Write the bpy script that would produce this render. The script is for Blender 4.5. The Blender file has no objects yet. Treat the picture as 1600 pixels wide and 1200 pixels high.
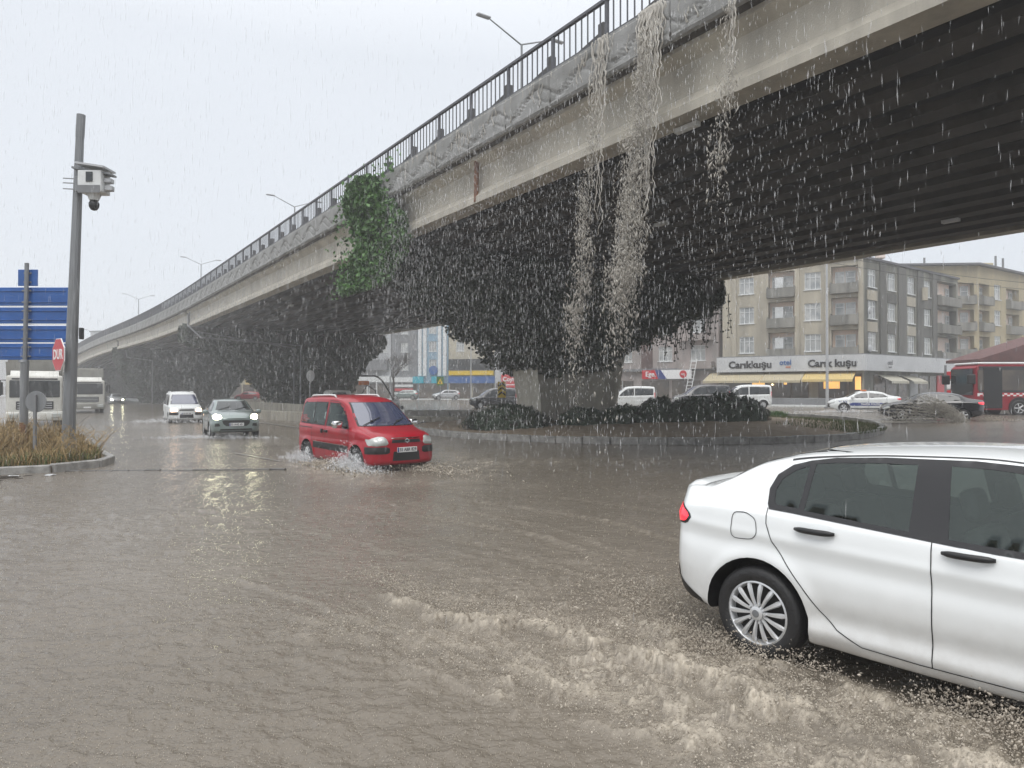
import bpy, bmesh, math, random
import numpy as np
from mathutils import Vector, Matrix
from mathutils.bvhtree import BVHTree
from mathutils.geometry import delaunay_2d_cdt
random.seed(7)
rng = np.random.default_rng(7)
scene = bpy.context.scene
col = scene.collection
R = math.radians

# ---------------------------------------------------------------- camera
cam_d = bpy.data.cameras.new('camera')
cam = bpy.data.objects.new('camera', cam_d); col.objects.link(cam)
cam_d.sensor_width = 36.0; cam_d.lens = 36.0*1110/1600
cam_d.clip_start = 0.05; cam_d.clip_end = 3000
cam.location = (0, 0, 1.83); cam.rotation_euler = (R(90.516), 0, 0)
scene.camera = cam
scene.render.resolution_x = 1024; scene.render.resolution_y = 768
# ---------------------------------------------------------------- world: bright overcast
w = bpy.data.worlds.new('World'); scene.world = w; w.use_nodes = True
nt = w.node_tree; nt.nodes.clear()
out = nt.nodes.new('ShaderNodeOutputWorld')
sky = nt.nodes.new('ShaderNodeTexSky'); sky.sky_type = 'NISHITA'; sky.sun_disc = False
sky.sun_elevation = R(60); sky.sun_rotation = R(200)
b1 = nt.nodes.new('ShaderNodeBackground'); b1.inputs[1].default_value = 0.006
nt.links.new(sky.outputs[0], b1.inputs[0])
tc = nt.nodes.new('ShaderNodeTexCoord'); sp = nt.nodes.new('ShaderNodeSeparateXYZ')
nt.links.new(tc.outputs['Generated'], sp.inputs[0])
cr = nt.nodes.new('ShaderNodeValToRGB')
cr.color_ramp.elements[0].position = 0.0; cr.color_ramp.elements[0].color = (.72, .765, .82, 1)
cr.color_ramp.elements[1].position = 1.0; cr.color_ramp.elements[1].color = (1.85, 1.86, 1.88, 1)
e = cr.color_ramp.elements.new(0.42); e.color = (.745, .785, .84, 1)
nt.links.new(sp.outputs['Z'], cr.inputs[0])
mpn = nt.nodes.new('ShaderNodeMapping'); mpn.inputs['Scale'].default_value = (1, 1, 3)
cn = nt.nodes.new('ShaderNodeTexNoise'); cn.inputs['Scale'].default_value = 1.6; cn.inputs['Detail'].default_value = 5
nt.links.new(tc.outputs['Generated'], mpn.inputs[0]); nt.links.new(mpn.outputs[0], cn.inputs['Vector'])
mr = nt.nodes.new('ShaderNodeMapRange'); mr.inputs[3].default_value = .95; mr.inputs[4].default_value = 1.04
nt.links.new(cn.outputs[0], mr.inputs[0])
b2 = nt.nodes.new('ShaderNodeBackground')
nt.links.new(cr.outputs[0], b2.inputs[0]); nt.links.new(mr.outputs[0], b2.inputs[1])
ad = nt.nodes.new('ShaderNodeAddShader')
nt.links.new(b1.outputs[0], ad.inputs[0]); nt.links.new(b2.outputs[0], ad.inputs[1]); nt.links.new(ad.outputs[0], out.inputs[0])
sd = bpy.data.lights.new('sun', 'SUN'); sd.energy = 1.4; sd.angle = R(40); sd.color = (1, .97, .93)
sun = bpy.data.objects.new('sun', sd); col.objects.link(sun)
sun.rotation_euler = (R(32), R(-8), 0)
vs = scene.view_settings
vs.view_transform = 'Standard'; vs.look = 'None'; vs.exposure = 0.12; vs.gamma = 1.0; vs.use_curve_mapping = False
try:
    scene.cycles.volume_bounces = 1; scene.cycles.transparent_max_bounces = 12
    scene.cycles.max_bounces = 6; scene.cycles.volume_step_rate = 4
except Exception: pass

# ---------------------------------------------------------------- materials
def mat(name, c, rough=.6, metal=0., c2=None, scale=3., streak=False, bump=0., bscale=30., spec=None, coat=0., emit=None, es=0., back=None, coord='Object', lo=.35, hi=.65, detail=6., ior=None):
    m = bpy.data.materials.new(name); m.use_nodes = True
    n = m.node_tree; L = n.links; p = n.nodes['Principled BSDF']
    p.inputs['Base Color'].default_value = (*c, 1); p.inputs['Roughness'].default_value = rough
    p.inputs['Metallic'].default_value = metal
    if spec is not None: p.inputs['Specular IOR Level'].default_value = spec
    if ior: p.inputs['IOR'].default_value = ior
    p.inputs['Coat Weight'].default_value = coat; p.inputs['Coat Roughness'].default_value = .04
    if emit: p.inputs['Emission Color'].default_value = (*emit, 1); p.inputs['Emission Strength'].default_value = es
    t = n.nodes.new('ShaderNodeTexCoord'); src = t.outputs[coord] if coord != 'World' else None
    if coord == 'World':
        g = n.nodes.new('ShaderNodeNewGeometry'); src = g.outputs['Position']
    if c2 is not None:
        mp = n.nodes.new('ShaderNodeMapping'); mp.inputs['Scale'].default_value = (1, 1, .12) if streak else (1, 1, 1)
        L.new(src, mp.inputs[0])
        no = n.nodes.new('ShaderNodeTexNoise'); no.inputs['Scale'].default_value = scale; no.inputs['Detail'].default_value = detail
        no.inputs['Roughness'].default_value = .62
        L.new(mp.outputs[0], no.inputs['Vector'])
        r = n.nodes.new('ShaderNodeValToRGB')
        r.color_ramp.elements[0].position = lo; r.color_ramp.elements[0].color = (*c, 1)
        r.color_ramp.elements[1].position = hi; r.color_ramp.elements[1].color = (*c2, 1)
        L.new(no.outputs[0], r.inputs[0]); last = r.outputs[0]
        if back is not None: pass
        L.new(last, p.inputs['Base Color'])
    if back is not None:
        g2 = n.nodes.new('ShaderNodeNewGeometry'); mx = n.nodes.new('ShaderNodeMix'); mx.data_type = 'RGBA'
        L.new(g2.outputs['Backfacing'], mx.inputs[0])
        if c2 is not None: L.new(last, mx.inputs[6])
        else: mx.inputs[6].default_value = (*c, 1)
        mx.inputs[7].default_value = (*back, 1); L.new(mx.outputs[2], p.inputs['Base Color'])
    if bump:
        nb = n.nodes.new('ShaderNodeTexNoise'); nb.inputs['Scale'].default_value = bscale; nb.inputs['Detail'].default_value = 5
        L.new(src, nb.inputs['Vector'])
        bp = n.nodes.new('ShaderNodeBump'); bp.inputs['Strength'].default_value = bump; bp.inputs['Distance'].default_value = .02
        L.new(nb.outputs[0], bp.inputs['Height']); L.new(bp.outputs[0], p.inputs['Normal'])
    return m

def glassmat(name, tint, refl=(.9, .95, 1.), ior=1.5, base=.04):
    m = bpy.data.materials.new(name); m.use_nodes = True
    n = m.node_tree; n.nodes.clear(); L = n.links
    o = n.nodes.new('ShaderNodeOutputMaterial'); mx = n.nodes.new('ShaderNodeMixShader')
    f = n.nodes.new('ShaderNodeFresnel'); f.inputs[0].default_value = ior
    ad_ = n.nodes.new('ShaderNodeMath'); ad_.operation = 'ADD'; ad_.use_clamp = True; ad_.inputs[1].default_value = base
    tr = n.nodes.new('ShaderNodeBsdfTransparent'); tr.inputs[0].default_value = (*tint, 1)
    gl = n.nodes.new('ShaderNodeBsdfGlossy'); gl.inputs[0].default_value = (*refl, 1); gl.inputs[1].default_value = .05
    t = n.nodes.new('ShaderNodeTexCoord'); no = n.nodes.new('ShaderNodeTexNoise'); no.inputs['Scale'].default_value = 60
    bp = n.nodes.new('ShaderNodeBump'); bp.inputs['Strength'].default_value = .12; bp.inputs['Distance'].default_value = .01
    L.new(t.outputs['Object'], no.inputs['Vector']); L.new(no.outputs[0], bp.inputs['Height']); L.new(bp.outputs[0], gl.inputs['Normal'])
    L.new(f.outputs[0], ad_.inputs[0]); L.new(ad_.outputs[0], mx.inputs[0]); L.new(tr.outputs[0], mx.inputs[1]); L.new(gl.outputs[0], mx.inputs[2]); L.new(mx.outputs[0], o.inputs[0])
    return m

M = {}
M['concrete'] = mat('concrete', (.36, .34, .30), .75, c2=(.25, .235, .21), scale=1.2, streak=True, bump=.25, coord='World')
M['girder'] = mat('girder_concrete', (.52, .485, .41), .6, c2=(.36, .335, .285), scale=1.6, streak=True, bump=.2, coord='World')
M['soffit'] = mat('soffit_concrete', (.065, .055, .046), .75, c2=(.028, .024, .021), scale=.8, bump=.2, coord='World')  # viaduct concrete again, darkened: shade under the deck put into its colour
M['fascia'] = mat('fascia_concrete', (.30, .30, .295), .65, c2=(.20, .20, .19), scale=1.5, streak=True, bump=.3, coord='World')
M['rail'] = mat('rail_steel', (.11, .113, .125), .5, .3, c2=(.07, .07, .08), scale=5)
M['steel'] = mat('galvanised_steel', (.24, .25, .26), .5, .35, c2=(.17, .175, .18), scale=6, streak=True)
M['steel_light'] = mat('light_steel', (.45, .46, .47), .5, .3)
M['rust'] = mat('rusty_steel', (.22, .1, .05), .85, c2=(.12, .06, .04), scale=12)
M['pier'] = mat('pier_concrete', (.36, .335, .28), .8, c2=(.22, .205, .17), scale=2.2, streak=True, bump=.4, coord='World')
M['pier_lit'] = mat('pier_lit', (.58, .55, .47), .8, c2=(.42, .39, .33), scale=2.5, streak=True, bump=.4, coord='World')  # shaft concrete again, paler: daylight on its end face put into the colour
M['kerb'] = mat('kerb_stone', (.36, .35, .33), .5, c2=(.18, .175, .165), scale=4, bump=.4, coord='World')
M['soil'] = mat('soil', (.19, .145, .10), .9, c2=(.30, .235, .165), scale=2.5, bump=.9, bscale=9, coord='World')
M['leaf'] = mat('ivy_leaf', (.042, .062, .028), .5, c2=(.02, .032, .016), scale=3.0, coord='World')
M['leaf_lit'] = mat('ivy_leaf_bright', (.075, .19, .03), .45, c2=(.028, .075, .018), scale=4, coord='World')  # ivy leaf again, brighter: open daylight on the climber painted into the green
M['leaf_shrub'] = mat('shrub_leaf', (.022, .045, .022), .45, c2=(.045, .07, .035), scale=4, coord='World')
M['grass'] = mat('grass', (.07, .11, .025), .7, c2=(.12, .13, .04), scale=3, coord='World')
M['dry'] = mat('dry_grass', (.34, .23, .10), .8, c2=(.17, .13, .06), scale=4, coord='World')
M['stem'] = mat('vine_stem', (.05, .04, .03), .9, c2=(.03, .025, .02), scale=6, coord='World')
M['black'] = mat('black_plastic', (.012, .012, .013), .45)
M['gloss_black'] = mat('gloss_black', (.01, .01, .012), .12)
M['tyre'] = mat('tyre_rubber', (.016, .016, .017), .55, bump=.3, bscale=60)
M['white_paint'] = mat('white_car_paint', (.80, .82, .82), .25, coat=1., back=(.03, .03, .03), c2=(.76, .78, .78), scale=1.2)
def add_sill_shade(m, amt=.5):                 # lower body's shade painted in as a mud-brown film towards the sills
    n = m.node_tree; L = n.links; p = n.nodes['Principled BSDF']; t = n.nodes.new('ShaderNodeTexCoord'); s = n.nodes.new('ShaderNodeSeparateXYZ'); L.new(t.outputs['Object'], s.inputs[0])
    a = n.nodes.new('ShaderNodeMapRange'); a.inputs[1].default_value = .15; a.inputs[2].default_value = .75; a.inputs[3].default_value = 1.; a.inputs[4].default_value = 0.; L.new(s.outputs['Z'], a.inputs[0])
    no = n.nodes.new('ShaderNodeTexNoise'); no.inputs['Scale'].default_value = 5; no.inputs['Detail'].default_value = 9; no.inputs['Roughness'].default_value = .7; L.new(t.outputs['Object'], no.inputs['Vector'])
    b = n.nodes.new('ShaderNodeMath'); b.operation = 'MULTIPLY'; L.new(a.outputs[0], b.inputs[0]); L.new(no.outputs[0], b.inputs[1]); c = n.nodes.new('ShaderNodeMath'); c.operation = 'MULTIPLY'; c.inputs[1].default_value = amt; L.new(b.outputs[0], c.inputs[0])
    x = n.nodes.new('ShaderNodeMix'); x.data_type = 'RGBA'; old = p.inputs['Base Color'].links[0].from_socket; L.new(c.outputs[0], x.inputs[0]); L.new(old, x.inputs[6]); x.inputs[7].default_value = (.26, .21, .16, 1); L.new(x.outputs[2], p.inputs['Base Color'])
add_sill_shade(M['white_paint'], .75)
M['red_paint'] = mat('red_car_paint', (.36, .003, .016), .3, coat=.4, spec=.35, back=(.02, .02, .02), c2=(.30, .003, .014), scale=2)
M['grey_paint'] = mat('grey_green_car_paint', (.20, .245, .235), .3, .3, coat=1., back=(.02, .02, .02))
M['black_paint'] = mat('black_car_paint', (.012, .012, .015), .2, coat=1., back=(.01, .01, .01))
M['silver_paint'] = mat('silver_car_paint', (.42, .43, .44), .3, .4, coat=1.)
M['blue_paint'] = mat('blue_paint', (.03, .05, .2), .4)
M['white_plain'] = mat('white_plain', (.7, .72, .72), .45, c2=(.6, .61, .6), scale=2)
M['truck_white'] = mat('truck_white', (.62, .62, .58), .45, c2=(.45, .44, .4), scale=1.5, bump=.05)
M['canvas'] = mat('truck_canvas', (.27, .265, .24), .8, c2=(.19, .185, .165), scale=2)
M['glass_dark'] = mat('dark_glass', (.02, .024, .026), .06, ior=1.6)
M['windscreen'] = mat('windscreen_glass', (.05, .06, .11), .05, ior=2.4)
M['glass_thru'] = glassmat('tinted_window', (.46, .54, .51), (.75, .85, .82), 1.42, .045)
M['pane'] = mat('window_pane', (.22, .24, .25), .15, c2=(.50, .50, .48), scale=.9, ior=1.8, coord='World')
M['chrome'] = mat('chrome', (.7, .7, .7), .12, 1.)
M['alloy'] = mat('alloy_rim', (.66, .67, .68), .35, .5)
M['lamp_clear'] = mat('headlamp_lens', (.45, .47, .45), .1, .2, coat=1.)
M['lamp_on'] = mat('headlamp_lit', (.9, .9, .7), .2, emit=(1., .95, .62), es=26.)
M['lamp_warm'] = mat('headlamp_lit_warm', (.9, .8, .7), .2, emit=(1., .62, .36), es=5.)
M['tail'] = mat('tail_lamp', (.45, .01, .015), .15, coat=1., emit=(.8, .02, .03), es=.35)
M['tail_on'] = mat('tail_lamp_lit', (.6, .01, .02), .2, coat=1., emit=(1., .02, .04), es=1.6)
M['plate'] = mat('number_plate', (.7, .7, .7), .4)
M['ink'] = mat('black_ink', (.012, .012, .014), .5)
M['seat'] = mat('seat_fabric', (.05, .05, .052), .9)
M['red_sign'] = mat('red_sign', (.5, .015, .025), .35)
M['white_sign'] = mat('white_sign', (.78, .78, .78), .4)
M['blue_sign'] = mat('blue_sign', (.010, .095, .35), .4, c2=(.008, .075, .28), scale=3)
M['yellow_sign'] = mat('yellow_sign', (.7, .48, .02), .4)
M['orange'] = mat('orange', (.7, .18, .03), .5)
M['drop'] = mat('rain_drop', (.8, .81, .82), .2)
_n = M['drop'].node_tree; _t = _n.nodes.new('ShaderNodeBsdfTransparent'); _x = _n.nodes.new('ShaderNodeMixShader'); _x.inputs[0].default_value = .27
_n.links.new(_t.outputs[0], _x.inputs[1]); _n.links.new(_n.nodes['Principled BSDF'].outputs[0], _x.inputs[2]); _n.links.new(_x.outputs[0], _n.nodes['Material Output'].inputs[0])
M['mud_drop'] = mat('muddy_drop', (.50, .45, .38), .35, c2=(.36, .31, .25), scale=9, coord='World')
M['mudfall'] = mat('muddy_fall', (.66, .63, .57), .3, c2=(.46, .43, .38), scale=6, coord='World')
_n = M['mudfall'].node_tree; _t = _n.nodes.new('ShaderNodeBsdfTransparent'); _x = _n.nodes.new('ShaderNodeMixShader'); _x.inputs[0].default_value = .62
_n.links.new(_t.outputs[0], _x.inputs[1]); _n.links.new(_n.nodes['Principled BSDF'].outputs[0], _x.inputs[2]); _n.links.new(_x.outputs[0], _n.nodes['Material Output'].inputs[0])
M['line'] = mat('road_marking', (.27, .25, .23), .3)

# ---------------------------------------------------------------- object helpers
def tag(o, label=None, cat=None, group=None, kind=None):
    if label: o['label'] = label
    if cat: o['category'] = cat
    if group: o['group'] = group
    if kind: o['kind'] = kind
    return o
def empty(name, loc=(0, 0, 0), rz=0., **k):
    o = bpy.data.objects.new(name, None); col.objects.link(o); o.empty_display_size = .3
    o.location = loc; o.rotation_euler = (0, 0, rz)
    return tag(o, **k)
def link(name, me, parent=None, mx=None, **k):
    o = bpy.data.objects.new(name, me); col.objects.link(o)
    if parent: o.parent = parent
    if mx is not None: o.matrix_local = mx
    return tag(o, **k)
def npmesh(name, V, F, mats, fmat=None, smooth=False):
    """V (n,3); F (m,k) uniform polygon size"""
    V = np.asarray(V, dtype=np.float32); F = np.asarray(F, dtype=np.int32)
    me = bpy.data.meshes.new(name); k = F.shape[1]
    me.vertices.add(len(V)); me.vertices.foreach_set('co', V.ravel())
    me.loops.add(F.size); me.loops.foreach_set('vertex_index', F.ravel())
    me.polygons.add(len(F)); me.polygons.foreach_set('loop_start', np.arange(0, F.size, k, dtype=np.int32))
    try: me.polygons.foreach_set('loop_total', np.full(len(F), k, dtype=np.int32))
    except Exception: pass
    for m in (mats if isinstance(mats, (list, tuple)) else [mats]): me.materials.append(m)
    if fmat is not None: me.polygons.foreach_set('material_index', np.asarray(fmat, dtype=np.int32))
    me.polygons.foreach_set('use_smooth', np.full(len(F), smooth, dtype=bool))
    me.update(); me.validate()
    return me

class MB:
    def __init__(s): s.v = []; s.f = []; s.m = []
    def add(s, V, F, mi=0):
        o = len(s.v); s.v += [tuple(p) for p in V]; s.f += [tuple(i+o for i in f) for f in F]; s.m += [mi]*len(F); return s
    def box(s, x0, x1, y0, y1, z0, z1, mi=0, mx=None):
        V = [Vector(p) for p in ((x0,y0,z0),(x1,y0,z0),(x1,y1,z0),(x0,y1,z0),(x0,y0,z1),(x1,y0,z1),(x1,y1,z1),(x0,y1,z1))]
        if mx is not None: V = [mx @ p for p in V]
        return s.add(V, [(0,3,2,1),(4,5,6,7),(0,1,5,4),(1,2,6,5),(2,3,7,6),(3,0,4,7)], mi)
    def rbox(s, x0, x1, y0, y1, z0, z1, r=.05, seg=2, mi=0, mx=None):
        bm = bmesh.new(); bmesh.ops.create_cube(bm, size=1)
        for v in bm.verts: v.co = Vector(((x0+x1)/2+v.co.x*(x1-x0), (y0+y1)/2+v.co.y*(y1-y0), (z0+z1)/2+v.co.z*(z1-z0)))
        bmesh.ops.bevel(bm, geom=bm.edges[:], offset=r, segments=seg, profile=.5, affect='EDGES')
        bm.verts.ensure_lookup_table()
        V = [mx @ v.co if mx is not None else v.co.copy() for v in bm.verts]; F = [[v.index for v in f.verts] for f in bm.faces]
        bm.free(); return s.add(V, F, mi)
    def tube(s, pts, r, n=8, mi=0, cap=True):
        pts = [Vector(p) for p in pts]; rr = r if isinstance(r, (list, tuple)) else [r]*len(pts)
        V = []; F = []
        up = Vector((0, 0, 1)); prev = None
        for i, p in enumerate(pts):
            d = (pts[min(i+1, len(pts)-1)]-pts[max(i-1, 0)]).normalized()
            if prev is None: a = d.cross(up) if abs(d.z) < .95 else d.cross(Vector((0, 1, 0)))
            else: a = prev - d*prev.dot(d)
            a.normalize(); prev = a; b = d.cross(a)
            for k in range(n):
                t = 2*math.pi*k/n; V.append(p+(a*math.cos(t)+b*math.sin(t))*rr[i])
        for i in range(len(pts)-1):
            for k in range(n):
                k2 = (k+1) % n; F.append((i*n+k, i*n+k2, (i+1)*n+k2, (i+1)*n+k))
        if cap: F.append(tuple(range(n-1, -1, -1))); F.append(tuple((len(pts)-1)*n+k for k in range(n)))
        return s.add(V, F, mi)
    def lathe(s, prof, n=24, axis='z', c=(0, 0, 0), mi=0, mx=None):
        V = []; F = []; c = Vector(c)
        for (r, h) in prof:
            for k in range(n):
                t = 2*math.pi*k/n; a, b = r*math.cos(t), r*math.sin(t)
                V.append(c+Vector({'z': (a, b, h), 'y': (a, h, b), 'x': (h, a, b)}[axis]))
        for i in range(len(prof)-1):
            for k in range(n):
                k2 = (k+1) % n; q = (i*n+k, i*n+k2, (i+1)*n+k2, (i+1)*n+k)
                F.append(q if axis != 'y' else q[::-1])
        if mx is not None: V = [mx @ p for p in V]
        return s.add(V, F, mi)
    def prism(s, poly, y0, y1, plane='xz', mi=0, mx=None):
        """closed polygon in a plane, extruded along the third axis"""
        n = len(poly); V = []
        for h in (y0, y1):
            for (a, b) in poly: V.append(Vector({'xz': (a, h, b), 'xy': (a, b, h), 'yz': (h, a, b)}[plane]))
        if mx is not None: V = [mx @ p for p in V]
        F = [tuple(range(n)), tuple(range(2*n-1, n-1, -1))]+[((i+1) % n, i, n+i, n+(i+1) % n) for i in range(n)]
        return s.add(V, F, mi)
    def mesh(s, name, mats, smooth=False, auto=None):
        me = bpy.data.meshes.new(name); me.from_pydata([tuple(p) for p in s.v], [], s.f)
        mats = mats if isinstance(mats, (list, tuple)) else [mats]
        for m in mats: me.materials.append(m)
        me.polygons.foreach_set('material_index', s.m)
        me.polygons.foreach_set('use_smooth', [smooth]*len(s.f))
        bm = bmesh.new(); bm.from_mesh(me); bmesh.ops.recalc_face_normals(bm, faces=bm.faces[:])
        if auto and smooth:
            for e_ in bm.edges:
                if len(e_.link_faces) == 2 and e_.calc_face_angle(0) > R(auto): e_.smooth = False
        bm.to_mesh(me); bm.free()
        return me
    def build(s, name, mats, parent=None, smooth=False, mx=None, auto=None, **k):
        return link(name, s.mesh(name, mats, smooth, auto), parent, mx, **k)

# ---------------------------------------------------------------- noise
def vnoise(x, y, seed=0):
    xi = np.floor(x).astype(np.int64); yi = np.floor(y).astype(np.int64); xf = x-xi; yf = y-yi
    u = xf*xf*xf*(xf*(xf*6-15)+10); v = yf*yf*yf*(yf*(yf*6-15)+10)
    def g(ix, iy, dx, dy):
        h = (ix*374761393+iy*668265263+seed*974634777) & 0x7fffffff
        h = ((h ^ (h >> 13))*1274126177) & 0x7fffffff; h = h ^ (h >> 16)
        a = (h % 4096)*(2*math.pi/4096); return np.cos(a)*dx+np.sin(a)*dy
    n00 = g(xi, yi, xf, yf); n10 = g(xi+1, yi, xf-1, yf); n01 = g(xi, yi+1, xf, yf-1); n11 = g(xi+1, yi+1, xf-1, yf-1)
    return ((n00*(1-u)+n10*u)*(1-v)+(n01*(1-u)+n11*u)*v)*1.5
def fbm(x, y, seed=0, o=4, g=.5):
    s = 0; a = 1.
    for i in range(o): s = s+a*vnoise(x, y, seed+i*17); x = x*2.03; y = y*2.03; a *= g
    return s
def sstep(a, b, x):
    t = np.clip((x-a)/(b-a), 0, 1); return t*t*(3-2*t)

# ---------------------------------------------------------------- place frame
DX, DY = -.5545, .8322      # along the viaduct, away from the camera
NX, NY = .8322, .5545       # across it
def BP(p, t, z=0.):
    o = -.0008*(min(t, 130.)-60)**2-.112*max(0., t-130) if t > 60 else 0.; z = z-.0010*max(0., t-110)**2
    return Vector(((p+o)*NX+t*DX, (p+o)*NY+t*DY, z))
def ground_z(x, y):
    q = NX*x+NY*y-28.9
    return .35*sstep(-4, 9, q)
def gz(x, y): return float(ground_z(np.float64(x), np.float64(y)))

# leaf cloud: diamond leaves at points, facing roughly the given normals
def leaf_mesh(name, P, Nn, size, m, seed=1, spread=.9, aspect=1.2):
    r = np.random.default_rng(seed); n = len(P); P = np.asarray(P, float); Nn = np.asarray(Nn, float)
    nn = Nn+r.normal(0, spread, (n, 3)); nn /= np.linalg.norm(nn, axis=1)[:, None]+1e-9
    a = np.cross(nn, r.normal(0, 1, (n, 3))); a /= np.linalg.norm(a, axis=1)[:, None]+1e-9
    b = np.cross(nn, a); s = (size*r.uniform(.6, 1.35, n))[:, None]
    V = np.stack([P-a*s*.5*aspect, P-b*s*.45+nn*s*.12, P+a*s*.5*aspect, P+b*s*.45+nn*s*.12], 1).reshape(-1, 3)
    F = np.arange(n*4).reshape(n, 4)
    return npmesh(name, V, F, m)
# drops: elongated octahedra (8 triangles each)
def drop_mesh(name, P, L, W, m, tilt=(0, 0), seed=2, fm=None):
    r = np.random.default_rng(seed); n = len(P); P = np.asarray(P, float)
    L = np.broadcast_to(L, n)[:, None]; W = np.broadcast_to(W, n)[:, None]
    ax = np.stack([r.normal(tilt[0], .05, n), r.normal(tilt[1], .05, n), np.ones(n)], 1)
    a = r.uniform(0, 6.28, n); u = np.stack([np.cos(a), np.sin(a), 0*a], 1); v = np.stack([-np.sin(a), np.cos(a), 0*a], 1)
    V = np.stack([P+ax*L*.5, P+u*W*.5, P+v*W*.5, P-u*W*.5, P-v*W*.5, P-ax*L*.5], 1).reshape(-1, 3)
    base = np.array([[0,1,2],[0,2,3],[0,3,4],[0,4,1],[5,2,1],[5,3,2],[5,4,3],[5,1,4]])
    F = (base[None]+np.arange(n)[:, None, None]*6).reshape(-1, 3)
    return npmesh(name, V, F, m, smooth=True)
def text_mesh(s, size, ext=.02, align='CENTER', bold=0.):
    c = bpy.data.curves.new('lettering', 'FONT'); c.body = s; c.size = size; c.extrude = ext; c.offset = bold
    c.align_x = align; c.align_y = 'CENTER'; c.resolution_u = 3
    o = bpy.data.objects.new('lettering', c); col.objects.link(o)
    dg = bpy.context.evaluated_depsgraph_get(); me = bpy.data.meshes.new_from_object(o.evaluated_get(dg))
    bpy.data.objects.remove(o); bpy.data.curves.remove(c); me.materials.clear(); return me
def lettering(s, size, m, parent, mx, name='lettering', ext=.02, bold=0., sx=1., **k):
    me = text_mesh(s, size, ext, bold=bold); me.materials.append(m)
    if sx != 1.: me.transform(Matrix.Diagonal((sx, 1, 1, 1)))
    return link(name, me, parent, mx, **k)
def axes(o, ex, ey, ez):
    return Matrix(((ex[0], ey[0], ez[0], o[0]), (ex[1], ey[1], ez[1], o[1]), (ex[2], ey[2], ez[2], o[2]), (0, 0, 0, 1)))
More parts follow.
